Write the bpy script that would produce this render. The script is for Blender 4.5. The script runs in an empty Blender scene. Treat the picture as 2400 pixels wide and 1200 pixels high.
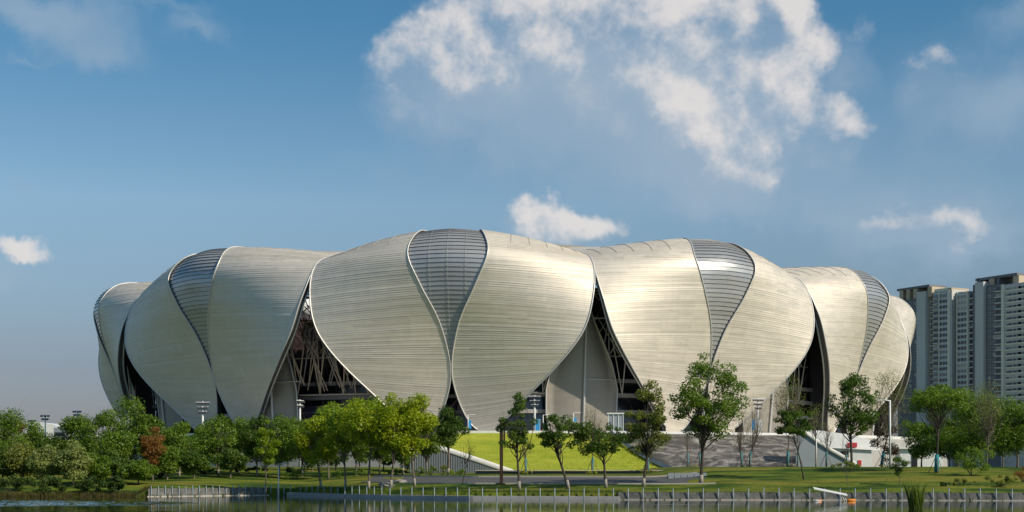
import bpy, math, random
import numpy as np
from mathutils import Vector
R = math.radians
SC = bpy.context.scene
COL = SC.collection

# ------------------------------------------------------------------ camera
EYE = 3.8          # metres above the lake
FPX = 3375.0       # focal length in photo pixels (2400 wide)
cam = bpy.data.cameras.new('camera')
cam.sensor_width = 36.0
cam.lens = FPX / 2400 * 36
cam.shift_y = 500 / 2400
cam.clip_start = 0.5
cam.clip_end = 20000
cam_o = bpy.data.objects.new('camera', cam)
cam_o.location = (0, 0, EYE)
cam_o.rotation_euler = (R(90), 0, 0)
COL.objects.link(cam_o)
SC.camera = cam_o
SC.cycles.max_bounces = 5
SC.cycles.diffuse_bounces = 2
SC.cycles.glossy_bounces = 3
SC.cycles.transmission_bounces = 2

# ------------------------------------------------------------------ light, sky
SUN_AZ, SUN_EL = 121.0, 36.0      # azimuth clockwise from the view direction, elevation
SC.view_settings.view_transform = 'Standard'
SC.view_settings.look = 'None'
SC.view_settings.gamma = 1.0
SC.view_settings.use_curve_mapping = False
SC.view_settings.exposure = 0.12
sun = bpy.data.lights.new('sun', 'SUN')
sun.energy = 4.1
sun.angle = R(0.53)
sun.color = (1.0, 0.885, 0.715)
sun_o = bpy.data.objects.new('sun', sun)
sd = Vector((math.sin(R(SUN_AZ)) * math.cos(R(SUN_EL)), math.cos(R(SUN_AZ)) * math.cos(R(SUN_EL)), math.sin(R(SUN_EL))))
sun_o.rotation_euler = (-sd).to_track_quat('-Z', 'Y').to_euler()
sun_o.location = (300, -200, 300)
COL.objects.link(sun_o)


class NT:
    """tiny node-tree writer"""
    def __init__(self, nt):
        self.nt = nt

    def n(self, kind, **kw):
        nd = self.nt.nodes.new('ShaderNode' + kind)
        for k, v in kw.items():
            setattr(nd, k, v)
        return nd

    def link(self, a, b):
        self.nt.links.new(a, b)

    def put(self, sock, v):
        if hasattr(v, 'is_output') or isinstance(v, bpy.types.NodeSocket):
            self.link(v, sock)
        else:
            sock.default_value = v

    def m(self, op, a, b=0.0, c=0.0, clamp=False):
        nd = self.n('Math', operation=op, use_clamp=clamp)
        self.put(nd.inputs[0], a); self.put(nd.inputs[1], b); self.put(nd.inputs[2], c)
        return nd.outputs[0]

    def vm(self, op, a, b=(0, 0, 0)):
        nd = self.n('VectorMath', operation=op)
        self.put(nd.inputs[0], a); self.put(nd.inputs[1], b)
        return nd.outputs[1] if op in ('LENGTH', 'DOT_PRODUCT', 'DISTANCE') else nd.outputs[0]

    def rng(self, v, a, b, c=0.0, d=1.0, smooth=False):
        nd = self.n('MapRange')
        nd.interpolation_type = 'SMOOTHSTEP' if smooth else 'LINEAR'
        self.put(nd.inputs[0], v)
        for i, x in enumerate((a, b, c, d)):
            self.put(nd.inputs[i + 1], x)
        return nd.outputs[0]

    def mix(self, f, a, b, blend='MIX'):
        nd = self.n('Mix', data_type='RGBA', blend_type=blend)
        self.put(nd.inputs[0], f)
        self.put(nd.inputs[6], a if not isinstance(a, tuple) else (*a[:3], 1))
        self.put(nd.inputs[7], b if not isinstance(b, tuple) else (*b[:3], 1))
        return nd.outputs[2]

    def noise(self, vec, scale, detail=4.0, rough=0.55, dist=0.0):
        nd = self.n('TexNoise')
        if vec is not None:
            self.link(vec, nd.inputs['Vector'])
        nd.inputs['Scale'].default_value = scale
        nd.inputs['Detail'].default_value = detail
        nd.inputs['Roughness'].default_value = rough
        nd.inputs['Distortion'].default_value = dist
        return nd.outputs['Fac']


world = bpy.data.worlds.new('World')
SC.world = world
world.use_nodes = True
world.cycles.sampling_method = 'MANUAL'
world.cycles.sample_map_resolution = 512
W = NT(world.node_tree)
sky = W.n('TexSky')
sky.sky_type = 'NISHITA'
sky.sun_disc = False
sky.sun_elevation = R(SUN_EL)
sky.sun_rotation = R(SUN_AZ)
sky.altitude = 0
sky.air_density = 1.0
sky.dust_density = 0.6
sky.ozone_density = 1.5
SKY_STRENGTH = 0.08
coord = W.n('TexCoord').outputs['Generated']
dirv = W.vm('NORMALIZE', coord)
sep = W.n('SeparateXYZ'); W.link(dirv, sep.inputs[0])
azim = W.m('ARCTAN2', sep.outputs[0], sep.outputs[1])          # compass angle right of the view axis
elev = W.m('ARCSINE', sep.outputs[2])


def azel(x, y):     # degrees-free: photo pixel to compass angle and elevation
    return math.atan((x - 1200) / FPX), math.atan((1100 - y) / math.hypot(FPX, x - 1200))


def add_blobs(blobs, vec):
    tot = 0.0
    for (x, y, rx, ry, amp) in blobs:
        a, e = azel(x, y)
        nd = W.n('VectorMath', operation='MULTIPLY_ADD')
        W.put(nd.inputs[0], vec); nd.inputs[1].default_value = (FPX / rx, FPX / ry, 0); nd.inputs[2].default_value = (-a * FPX / rx, -e * FPX / ry, 0)
        g = W.m('POWER', 0.36788, W.vm('DOT_PRODUCT', nd.outputs[0], nd.outputs[0]))
        tot = W.m('MULTIPLY_ADD', g, amp, tot)
    return tot


comb = W.n('CombineXYZ'); W.link(azim, comb.inputs[0]); W.link(elev, comb.inputs[1])
ae = comb.outputs[0]
# warp the coordinates so that blob outlines break up like cumulus
wn = W.n('TexNoise'); W.link(dirv, wn.inputs['Vector'])
wn.inputs['Scale'].default_value = 26; wn.inputs['Detail'].default_value = 4; wn.inputs['Roughness'].default_value = 0.6
warp = W.vm('MULTIPLY', W.vm('SUBTRACT', wn.outputs['Color'], (0.5, 0.5, 0.5)), (0.05, 0.05, 0))
aew = W.vm('ADD', ae, warp)
CRISP = [  # cumulus masses (photo x, y, half-width, half-height, weight)
    (1000, 175, 110, 85, 1.2), (1050, 70, 85, 60, .8), (1180, 90, 130, 110, .9), (1260, 30, 160, 90, 1.0), (1480, 30, 190, 90, 1.0),
    (1640, 40, 130, 110, .7), (1760, 90, 120, 110, 1.1), (1815, 190, 95, 110, 1.3), (1710, 270, 110, 70, 1.0),
    (1755, 350, 60, 75, 1.2), (1600, 250, 90, 60, .8), (1420, 170, 90, 90, .75), (1560, 130, 130, 90, .5), (1830, 20, 70, 70, 1.0),
    (1285, 492, 64, 48, .95), (1345, 537, 112, 42, .85), (1230, 550, 70, 28, .4),
    (1700, 390, 75, 60, .62), (1610, 320, 90, 60, .6), (1780, 440, 60, 40, .35), (2140, 505, 130, 42, .42), (2010, 520, 70, 34, .36),
    (1990, 275, 70, 56, .72), (2030, 95, 75, 62, .62), (2185, 150, 55, 50, .6), (2270, 540, 110, 45, .42),
    (80, 592, 95, 34, .48), (15, 578, 75, 32, .42),
]
SOFT = [
    (1350, 300, 420, 170, .55), (1650, 380, 250, 110, .5), (1150, 230, 220, 110, .3), (1500, 150, 420, 160, .55),
    (2200, 260, 340, 200, .40), (2150, 530, 250, 75, .8), (2320, 560, 110, 50, .55), (2390, 10, 90, 60, .5), (1950, 520, 90, 40, .3),
    (150, 40, 190, 75, .62), (240, 130, 100, 45, .45), (30, 10, 140, 50, .4), (480, 60, 75, 32, .5), (400, 5, 130, 18, .35),
    (40, 430, 70, 32, .45), (45, 134, 60, 12, .35), (820, 385, 160, 40, .22), (2380, 220, 150, 80, .5), (2000, 430, 220, 70, .15), (2080, 640, 120, 30, .3), (1700, 480, 200, 60, .28),
]
crisp_mask = add_blobs(CRISP, aew)
soft_mask = add_blobs(SOFT, aew)
# scattered cloud carries on outside the frame, its unseen cover widened to lift ambient fill
away = W.m('MAXIMUM', W.rng(W.m('ABSOLUTE', azim), 0.36, 0.60, smooth=True), W.rng(elev, 0.34, 0.55, smooth=True))
gen = W.noise(dirv, 3.4, 5, 0.58)
genm = W.m('MULTIPLY', W.rng(gen, 0.42, 0.64, smooth=True), away)
puff = W.noise(dirv, 19, 7, 0.57)
puff2 = W.noise(W.vm('ADD', dirv, tuple(0.016 * c for c in (sd.x, sd.y * 0.2, sd.z + .35))), 19, 5, 0.57)
fine = W.m('SUBTRACT', puff, 0.5)
m1 = W.m('SUBTRACT', 1.0, W.m('EXPONENT', W.m('MULTIPLY', crisp_mask, -1.6)))
m2 = W.m('SUBTRACT', 1.0, W.m('EXPONENT', W.m('MULTIPLY', add_blobs(CRISP, W.vm('ADD', aew, (28 / FPX, 62 / FPX, 0))), -1.6)))
edge = W.m('ADD', m1, W.m('MULTIPLY', fine, W.m('MULTIPLY_ADD', m1, -0.7, 1.25)))
den_c = W.rng(edge, 0.34, 0.74, smooth=True)
tail = W.rng(m2, 0.25, 1.0, 0, 0.42, smooth=True)
lit = W.rng(W.m('ADD', W.m('MULTIPLY_ADD', W.m('MULTIPLY_ADD', m2, -0.62, m1), 1.15, 0.10), W.m('MULTIPLY', W.m('SUBTRACT', puff, puff2), 2.4)), 0.03, 0.94, smooth=True)
cden = W.m('MAXIMUM', W.m('MULTIPLY', den_c, W.rng(lit, 0, 1, 0.30, 0.92)), tail)
sden = W.m('MULTIPLY', W.rng(W.m('ADD', W.m('MAXIMUM', soft_mask, genm), W.m('MULTIPLY', fine, 0.5)), 0.16, 0.95, smooth=True), 0.80)
K = 0.92 / SKY_STRENGTH      # cloud radiances below are written as display values
warm = (0.76 * K, 0.725 * K, 0.71 * K); shade = (0.36 * K, 0.455 * K, 0.565 * K)
ccol = W.mix(lit, shade, warm)
# clear-sky colour by height, the same all the way round: hazy low down, deep blue higher up
ramp = W.n('ValToRGB'); W.link(W.rng(elev, 0.0, 0.5), ramp.inputs[0])
cr = ramp.color_ramp
TINT = [(0.0, (0.42, 0.42, 0.60)), (0.14, (0.58, 0.57, 0.70)), (0.24, (0.78, 0.83, 0.90)), (0.36, (1.0, 1.13, 1.15)), (0.60, (0.52, 0.98, 1.12)), (1.0, (0.42, 0.92, 1.15))]
cr.elements[0].position = TINT[0][0]; cr.elements[0].color = (*TINT[0][1], 1)
cr.elements[1].position = TINT[-1][0]; cr.elements[1].color = (*TINT[-1][1], 1)
for p_, c_ in TINT[1:-1]:
    e_ = cr.elements.new(p_); e_.color = (*c_, 1)
skyc = W.mix(1.0, sky.outputs[0], ramp.outputs[0], 'MULTIPLY')
c1 = W.mix(sden, skyc, (0.30 * K, 0.415 * K, 0.54 * K))
c2 = W.mix(cden, c1, ccol)
bg = world.node_tree.nodes['Background']
W.link(c2, bg.inputs[0])
bg.inputs[1].default_value = SKY_STRENGTH


# ------------------------------------------------------------------ materials
def mat(name, col, rough=0.7, metal=0.0, var=0.15, vscale=0.6, bump=0.0, bscale=4.0, col2=None, spec=0.5, coord='Object'):
    m = bpy.data.materials.new(name)
    m.use_nodes = True
    T = NT(m.node_tree)
    b = m.node_tree.nodes['Principled BSDF']
    b.inputs['Roughness'].default_value = rough
    b.inputs['Metallic'].default_value = metal
    b.inputs['Specular IOR Level'].default_value = spec
    if coord == 'World':
        tc = T.n('NewGeometry').outputs['Position']
    else:
        tc = T.n('TexCoord').outputs[coord]
    nz = T.noise(tc, vscale, 6, 0.6)
    c2 = col2 if col2 else tuple(c * (1 - var) for c in col)
    c1 = col if col2 else tuple(min(1, c * (1 + var)) for c in col)
    T.link(T.mix(T.rng(nz, 0.32, 0.68), c2, c1), b.inputs['Base Color'])
    if bump:
        bp = T.n('Bump'); bp.inputs['Strength'].default_value = bump; bp.inputs['Distance'].default_value = 0.1
        T.link(T.noise(tc, bscale, 6, 0.65), bp.inputs['Height'])
        T.link(bp.outputs[0], b.inputs['Normal'])
    return m


def leaf_mat(name, dark, light, trans=0.45):
    m = bpy.data.materials.new(name)
    m.use_nodes = True
    T = NT(m.node_tree)
    for nd in list(m.node_tree.nodes):
        if nd.type == 'BSDF_PRINCIPLED':
            m.node_tree.nodes.remove(nd)
    out = [n for n in m.node_tree.nodes if n.type == 'OUTPUT_MATERIAL'][0]
    at = T.n('Attribute', attribute_name='tint')
    c = T.mix(at.outputs['Fac'], dark, light)
    d = T.n('BsdfPrincipled'); T.link(c, d.inputs['Base Color']); d.inputs['Roughness'].default_value = 0.45
    d.inputs['Specular IOR Level'].default_value = 0.35
    t = T.n('BsdfTranslucent'); T.link(T.mix(1.0, c, (1.1, 1.15, 0.55), 'MULTIPLY'), t.inputs['Color'])
    mx = T.n('MixShader'); mx.inputs[0].default_value = trans
    T.link(d.outputs[0], mx.inputs[1]); T.link(t.outputs[0], mx.inputs[2])
    T.link(mx.outputs[0], out.inputs['Surface'])
    return m


M = {}
M['white_paint'] = mat('white_paint', (0.74, 0.74, 0.72), 0.45, 0, .05)
M['trim'] = mat('trim', (0.62, 0.61, 0.585), 0.38, 0.25, .05)
M['dark_steel'] = mat('dark_steel', (0.05, 0.05, 0.055), 0.5, 0.4, .1)
M['warm_steel'] = mat('warm_steel', (0.60, 0.48, 0.39), 0.5, 0.2, .12)
M['grey_steel'] = mat('grey_steel', (0.42, 0.42, 0.41), 0.5, 0.3, .12)
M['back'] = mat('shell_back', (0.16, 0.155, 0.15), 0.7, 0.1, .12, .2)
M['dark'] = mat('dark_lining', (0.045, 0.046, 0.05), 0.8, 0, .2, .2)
M['seat'] = mat('seat_bowl', (0.11, 0.075, 0.13), 0.8, 0, .35, 1.2)
M['conc'] = mat('concrete', (0.36, 0.35, 0.33), 0.85, 0, .12, .5, .2, 3)
M['paving'] = mat('paving', (0.37, 0.36, 0.34), 0.8, 0, .12, .25)
M['asphalt'] = mat('asphalt', (0.075, 0.073, 0.07), 0.9, 0, .25, .7, .2, 12)
M['kerb'] = mat('kerb', (0.46, 0.42, 0.36), 0.85, 0, .12, 1.5)
M['corten'] = mat('weathered_steel', (0.05, 0.026, 0.016), 0.8, 0.2, .4, 1.0, .1, 6)
M['bark'] = mat('bark', (0.15, 0.12, 0.09), 0.9, 0, .35, 3, .4, 12)
M['bark_dark'] = mat('bark_dark', (0.055, 0.045, 0.035), 0.9, 0, .35, 3, .4, 12)
M['lime'] = mat('limewash', (0.30, 0.27, 0.23), 0.9, 0, .12, 3)
M['teal'] = mat('teal_wrap', (0.015, 0.20, 0.235), 0.8, 0, .2, 3)
M['pole'] = mat('prop_pole', (0.23, 0.15, 0.10), 0.85, 0, .3, 3)
M['blue_ban'] = mat('blue_banner', (0.03, 0.30, 0.62), 0.6, 0, .06)
M['red_ban'] = mat('red_banner', (0.55, 0.035, 0.05), 0.6, 0, .06)
M['orange'] = mat('orange_float', (0.75, 0.24, 0.02), 0.5, 0, .1, 2)
M['lamp_dark'] = mat('lamp_housing', (0.06, 0.06, 0.065), 0.5, 0.3, .1)
M['lens'] = mat('lamp_lens', (0.55, 0.55, 0.52), 0.15, 0, .05)
M['post'] = mat('post_steel', (0.23, 0.29, 0.33), 0.55, 0.2, .12, 3)
M['t_wall'] = mat('tower_wall', (0.56, 0.565, 0.54), 0.85, 0, .06, .08, coord='World')
M['t_dark'] = mat('tower_dark_wall', (0.17, 0.175, 0.19), 0.85, 0, .08, .1, coord='World')
M['t_trim'] = mat('tower_trim', (0.74, 0.71, 0.60), 0.85, 0, .06, .1, coord='World')
M['t_sunlit'] = mat('tower_sunlit', (0.48, 0.40, 0.29), 0.85, 0, .08, .1, coord='World')  # sunlit tone of the side faces and roof ends put into the colour
M['t_white'] = mat('tower_window_frame', (0.60, 0.60, 0.57), 0.6, 0, .06)
m = bpy.data.materials.new('lawn'); m.use_nodes = True
T = NT(m.node_tree); b = m.node_tree.nodes['Principled BSDF']; b.inputs['Roughness'].default_value = .95; b.inputs['Specular IOR Level'].default_value = .1
pos = T.n('NewGeometry').outputs['Position']
n1 = T.noise(T.vm('MULTIPLY', pos, (0.10, 0.22, 0)), 1.0, 5, 0.62); n2 = T.noise(pos, 1.6, 4, 0.65); n3 = T.noise(T.vm('MULTIPLY', pos, (0.035, 0.10, 0)), 1.0, 3, .5)
c = T.mix(T.rng(n1, 0.44, 0.56), (0.030, 0.068, 0.010), (0.14, 0.175, 0.018))
c = T.mix(T.rng(n3, 0.50, 0.60, 0, .8), c, (0.24, 0.215, 0.035))
c = T.mix(T.rng(n2, 0.35, 0.70, 0, .5), c, (0.035, 0.065, 0.010))
T.link(c, b.inputs['Base Color'])
bp = T.n('Bump'); bp.inputs['Strength'].default_value = .7; bp.inputs['Distance'].default_value = .12
T.link(T.noise(pos, 4.0, 5, .7), bp.inputs['Height']); T.link(bp.outputs[0], b.inputs['Normal'])
M['grass'] = m
m = bpy.data.materials.new('slope_lawn'); m.use_nodes = True
T = NT(m.node_tree); b = m.node_tree.nodes['Principled BSDF']; b.inputs['Roughness'].default_value = .95; b.inputs['Specular IOR Level'].default_value = .1
pos = T.n('NewGeometry').outputs['Position']
n1 = T.noise(T.vm('MULTIPLY', pos, (0.12, 0.10, 0.3)), 1.0, 6, 0.65); n2 = T.noise(pos, 2.2, 5, 0.7); n3 = T.noise(T.vm('MULTIPLY', pos, (0.06, 0.35, 0.4)), 1.0, 4, .6)
c = T.mix(T.rng(n1, 0.36, 0.66), (0.29, 0.35, 0.03), (0.47, 0.47, 0.055))
c = T.mix(T.rng(n3, 0.46, 0.66, 0, .6), c, (0.22, 0.30, 0.03))
c = T.mix(T.rng(n2, 0.42, 0.70, 0, .55), c, (0.23, 0.27, 0.02))
T.link(c, b.inputs['Base Color'])
bp = T.n('Bump'); bp.inputs['Strength'].default_value = .8; bp.inputs['Distance'].default_value = .2
T.link(T.noise(pos, 2.6, 6, .75), bp.inputs['Height']); T.link(bp.outputs[0], b.inputs['Normal'])
M['slope_grass'] = m
M['shore'] = mat('shore_plants', (0.022, 0.045, 0.012), 0.95, 0, 0, .5, .8, 2.5, col2=(0.055, 0.085, 0.02), spec=.1, coord='World')
M['stone_wall'] = mat('rubble_stone', (0.075, 0.078, 0.075), 0.9, 0, 0, 1.1, .9, 2.6, col2=(0.19, 0.185, 0.165), coord='World')
M['soil'] = mat('soil', (0.12, 0.085, 0.05), 0.95, 0, .3, 1, .3, 4)
M['boulder'] = mat('boulder', (0.24, 0.235, 0.225), 0.9, 0, .25, 1.5, .6, 4)
M['ramp_grey'] = mat('ramp_cladding', (0.30, 0.34, 0.37), 0.5, 0.1, .06, .3)
M['flower'] = mat('yellow_flowers', (0.42, 0.36, 0.02), 0.9, 0, .3, 4, .6, 8)


def glass_mat(name, col, rough=0.12, metal=0.0, var=.3, vs=.2):
    return mat(name, col, rough, metal, var, vs, spec=0.8)


M['t_glass'] = glass_mat('tower_glass', (0.014, 0.018, 0.028), 0.25, 0.0, .6, .13)
M['dark_glass'] = glass_mat('dark_glass', (0.015, 0.018, 0.022), 0.15)


def curtain(m):
    T = NT(m.node_tree); b = m.node_tree.nodes['Principled BSDF']
    src = b.inputs['Base Color'].links[0].from_socket
    rnd = T.n('ObjectInfo').outputs['Random']
    c = T.mix(T.rng(rnd, 0.72, 0.74), src, (0.16, 0.165, 0.165)); c = T.mix(T.rng(rnd, 0.90, 0.91), c, (0.34, 0.31, 0.26))
    T.link(c, b.inputs['Base Color'])


curtain(M['t_glass'])


def panel_mat(name, col, rough, metal, glassy=False):
    m = bpy.data.materials.new(name)
    m.use_nodes = True
    T = NT(m.node_tree)
    b = m.node_tree.nodes['Principled BSDF']
    b.inputs['Metallic'].default_value = metal
    uv = T.n('UVMap').outputs[0]
    cell = T.vm('FLOOR', T.vm('MULTIPLY', uv, (0.22, 1.0, 0)))
    wn = T.n('TexWhiteNoise', noise_dimensions='2D'); T.link(cell, wn.inputs['Vector'])
    cell2 = T.vm('FLOOR', T.vm('MULTIPLY', uv, (0.04, 0.34, 0)))
    wn2 = T.n('TexWhiteNoise', noise_dimensions='2D'); T.link(cell2, wn2.inputs['Vector'])
    pos = T.n('NewGeometry').outputs['Position']
    st = T.noise(T.vm('MULTIPLY', pos, (0.30, 0.30, 2.2)), 1.0, 5, 0.6)     # rain streaks / grime
    big = T.noise(pos, 0.05, 4, 0.55)
    run = T.noise(T.vm('MULTIPLY', pos, (0.9, 0.9, 0.05)), 1.0, 4, 0.6)      # vertical water runs
    v = T.m('ADD', T.m('MULTIPLY', wn.outputs[0], 0.06), T.m('MULTIPLY', wn2.outputs[0], 0.05))
    v = T.m('ADD', v, T.m('MULTIPLY', st, 0.14))
    v = T.m('ADD', v, T.m('ADD', T.m('MULTIPLY', big, 0.16), T.m('MULTIPLY', T.m('SUBTRACT', run, .5), 0.16)))
    v = T.rng(v, 0.08, 0.34, 0.84, 1.12)
    cv = T.n('CombineXYZ')
    for i in range(3):
        T.link(v, cv.inputs[i])
    T.link(T.mix(1.0, (*col, 1), cv.outputs[0], 'MULTIPLY'), b.inputs['Base Color'])
    rr = T.m('ADD', T.m('MULTIPLY', T.m('SUBTRACT', wn.outputs[0], 0.5), 0.10), T.m('MULTIPLY', T.m('SUBTRACT', st, 0.5), 0.25))
    T.link(T.m('ADD', rr, rough, clamp=True), b.inputs['Roughness'])
    # sheet metal is never quite flat
    bp = T.n('Bump'); bp.inputs['Strength'].default_value = 0.35; bp.inputs['Distance'].default_value = 0.06
    h = T.m('ADD', T.noise(T.vm('MULTIPLY', pos, (0.22, 0.22, 1.0)), 1.0, 3, 0.5), T.m('MULTIPLY', wn.outputs[0], 0.0))
    T.link(h, bp.inputs['Height']); T.link(bp.outputs[0], b.inputs['Normal'])
    return m


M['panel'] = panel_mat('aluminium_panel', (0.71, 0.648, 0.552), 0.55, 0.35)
M['inner'] = panel_mat('inner_petal_shaded', (0.36, 0.33, 0.285), 0.5, 0.35)  # darker than the outer panels: shade of the seam gaps put into the colour
M['louvre'] = panel_mat('louvre_glass', (0.47, 0.47, 0.465), 0.34, 0.5)

# ------------------------------------------------------------------ mesh helpers


def new_obj(name, me, parent=None, loc=(0, 0, 0), rz=0.0):
    o = bpy.data.objects.new(name, me)
    o.location = loc
    o.rotation_euler = (0, 0, rz)
    COL.objects.link(o)
    if parent is not None:
        o.parent = parent
    return o


def tag(o, label=None, cat=None, group=None, kind=None):
    if label: o['label'] = label
    if cat: o['category'] = cat
    if group: o['group'] = group
    if kind: o['kind'] = kind
    return o


def thing(name, label, cat, loc=(0, 0, 0), rz=0.0, group=None):
    return tag(new_obj(name, None, None, loc, rz), label, cat, group)


class MB:
    def __init__(self):
        self.v = []; self.f = []; self.mi = []; self.uv = []

    def face(self, pts, mi=0):
        b = len(self.v)
        self.v.extend([tuple(p) for p in pts])
        self.f.append(tuple(range(b, b + len(pts)))); self.mi.append(mi)

    def box(self, c, s, mi=0, rz=0.0, taper=1.0):
        cx, cy, cz = c; sx, sy, sz = (k / 2 for k in s)
        co, si = math.cos(rz), math.sin(rz)
        b = len(self.v)
        for z, t in ((-sz, 1.0), (sz, taper)):
            for x, y in ((-sx, -sy), (sx, -sy), (sx, sy), (-sx, sy)):
                x *= t; y *= t
                self.v.append((cx + x * co - y * si, cy + x * si + y * co, cz + z))
        for q in ((3, 2, 1, 0), (4, 5, 6, 7), (0, 1, 5, 4), (1, 2, 6, 5), (2, 3, 7, 6), (3, 0, 4, 7)):
            self.f.append(tuple(b + i for i in q)); self.mi.append(mi)

    def tube(self, pts, rad, n=6, mi=0, cap=True):
        pts = [Vector(p) for p in pts]
        rs = rad if hasattr(rad, '__len__') else [rad] * len(pts)
        b = len(self.v)
        up0 = None
        for i, p in enumerate(pts):
            t = (pts[min(i + 1, len(pts) - 1)] - pts[max(i - 1, 0)])
            if t.length < 1e-9: t = Vector((0, 0, 1))
            t.normalize()
            if up0 is None:
                up0 = Vector((1, 0, 0)) if abs(t.x) < 0.9 else Vector((0, 1, 0))
            s = t.cross(up0)
            if s.length < 1e-6: s = t.cross(Vector((0, 1, 0.3)))
            s.normalize(); u = s.cross(t); up0 = u
            for k in range(n):
                a = 2 * math.pi * k / n
                q = p + (s * math.cos(a) + u * math.sin(a)) * rs[i]
                self.v.append(tuple(q))
        for i in range(len(pts) - 1):
            for k in range(n):
                k2 = (k + 1) % n
                self.f.append((b + i * n + k, b + i * n + k2, b + (i + 1) * n + k2, b + (i + 1) * n + k)); self.mi.append(mi)
        if cap:
            self.f.append(tuple(b + k for k in range(n))[::-1]); self.mi.append(mi)
            e = b + (len(pts) - 1) * n
            self.f.append(tuple(e + k for k in range(n))); self.mi.append(mi)

    def grid(self, P, mi=0, flip=False):
        """P: rows of points"""
        P = [[tuple(p) for p in r] for r in P]
        b = len(self.v); w = len(P[0])
        for r in P: self.v.extend(r)
        for i in range(len(P) - 1):
            for j in range(w - 1):
                q = (b + i * w + j, b + i * w + j + 1, b + (i + 1) * w + j + 1, b + (i + 1) * w + j)
                self.f.append(q[::-1] if flip else q); self.mi.append(mi)

    def ico(self, c, r, seed=0, rough=0.25, squash=(1, 1, 1), n=7):
        rr = random.Random(seed)
        P = []
        for i in range(n + 1):
            ph = math.pi * i / n
            row = []
            for j in range(n * 2):
                th = math.pi * j / n
                k = r * (1 + rough * (rr.random() - .5)) if 0 < i < n else r
                row.append((c[0] + k * math.sin(ph) * math.cos(th) * squash[0], c[1] + k * math.sin(ph) * math.sin(th) * squash[1], c[2] + k * math.cos(ph) * squash[2]))
            row.append(row[0]); P.append(row)
        self.grid(P, 0, True)

    def mesh(self, name, mats, smooth=False):
        me = bpy.data.meshes.new(name)
        me.from_pydata(self.v, [], self.f)
        for m in (mats if isinstance(mats, (list, tuple)) else [mats]):
            me.materials.append(m)
        if any(self.mi):
            me.polygons.foreach_set('material_index', self.mi)
        if smooth:
            me.polygons.foreach_set('use_smooth', [True] * len(self.f))
        me.update()
        return me

    def build(self, name, mats, parent=None, smooth=False, loc=(0, 0, 0), rz=0.0):
        return new_obj(name, self.mesh(name, mats, smooth), parent, loc, rz)


def px(x, Y):            # lateral position of a photo column at depth Y
    return (x - 1200) / FPX * Y


def pz(y, Y):            # height of a photo row at depth Y
    return EYE + (1100 - y) / FPX * Y


# ------------------------------------------------------------------ terrain
SHORE = [(-2000, 240), (-180, 205), (-90, 197), (-53.5, 200), (-50.6, 199.5), (-35.5, 212), (-32.0, 211), (-26.5, 203), (-17, 191), (-5.4, 183),
         (15.9, 179), (42, 177), (61.9, 174), (120, 172), (400, 150), (2000, 60)]
SX = np.array([p[0] for p in SHORE]); SY = np.array([p[1] for p in SHORE])


def shore_y(x):
    return float(np.interp(x, SX, SY))


PROF = {'l': ([0, 6, 25, 60, 90, 200], [1.0, 1.4, 2.3, 4.0, 4.3, 4.4]),
        'w': ([0, 2.5, 6, 12, 25, 60, 90, 200], [-.35, .25, .9, 1.4, 2.3, 4.0, 4.3, 4.4]),
        'c': ([0, 10, 13, 32, 34, 56, 80, 100, 200], [0.85, 1.5, 1.85, 2.62, 2.7, 3.05, 3.4, 3.6, 4.4]),
        'r': ([0, 18, 40, 60, 100, 200], [0.85, 2.3, 4.05, 4.2, 4.2, 4.4])}


def sst(a, b, x):
    t = max(0.0, min(1.0, (x - a) / (b - a)))
    return t * t * (3 - 2 * t)


def ground_z(x, y):
    s = y - shore_y(x)
    if s < 0:
        return -1.6
    l, c, r = (float(np.interp(s, *PROF[k])) for k in 'lcr')
    ww = 1 - sst(-52.5, -50.8, x); l = l * (1 - ww) + ww * float(np.interp(s, *PROF['w']))
    wl = 1 - sst(-30, -16, x); wr = sst(20, 30, x)
    wob = 0.10 * math.sin(x * .31 + s * .12) * math.sin(s * .21 + x * .05) * min(1, s / 10) * max(0, 1 - s / 120) if not -16 < x < 24 else 0
    return l * wl + r * wr + c * (1 - wl - wr) + wob


xs = sorted(set([float(v) for v in list(np.arange(-110, 112, 1.5))] + list(np.linspace(-2000, -110, 25)) + list(np.linspace(112, 2000, 25)) + [-9000, 9000]))
ss = [-3000, -300, -100, -30, -5, -0.5, 0.0] + [float(v) for v in list(np.arange(1.5, 60, 1.5))] + [60, 65, 70, 80, 90, 100, 130, 200, 400, 900, 2500, 9000]
g = MB()
g.grid([[(x, max(-400, shore_y(x) + s), ground_z(x, shore_y(x) + s)) if s > -0.4 else (x, shore_y(x) + s, -1.6) for x in xs] for s in ss])
tag(g.build('ground', M['grass'], None, True), kind='structure')

# water with wind-ruffled stretches
wm = bpy.data.materials.new('lake_water'); wm.use_nodes = True
T = NT(wm.node_tree); b = wm.node_tree.nodes['Principled BSDF']
b.inputs['Base Color'].default_value = (0.016, 0.024, 0.012, 1)
b.inputs['IOR'].default_value = 1.33
pos = T.n('NewGeometry').outputs['Position']
ruff = T.noise(T.vm('MULTIPLY', pos, (0.012, 0.05, 0)), 1.0, 3, 0.5)
rufm = T.rng(ruff, 0.66, 0.74, 0, .5, smooth=True)
T.link(T.rng(rufm, 0, 1, 0.012, 0.20), b.inputs['Roughness'])
bp = T.n('Bump'); bp.inputs['Distance'].default_value = 0.05
T.link(T.rng(rufm, 0, 1, 0.14, 1.0), bp.inputs['Strength'])
T.link(T.m('ADD', T.noise(T.vm('MULTIPLY', pos, (0.5, 1.2, 0)), 1.3, 3, 0.5), T.m('MULTIPLY', T.m('MULTIPLY', T.noise(pos, 1.6, 2, 0.5), rufm), 3.0)), bp.inputs['Height'])
T.link(bp.outputs[0], b.inputs['Normal'])
g = MB(); g.face([(-9000, -3000, 0), (9000, -3000, 0), (9000, 260, 0), (-9000, 260, 0)])
tag(g.build('lake_water', wm), kind='structure')
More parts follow.
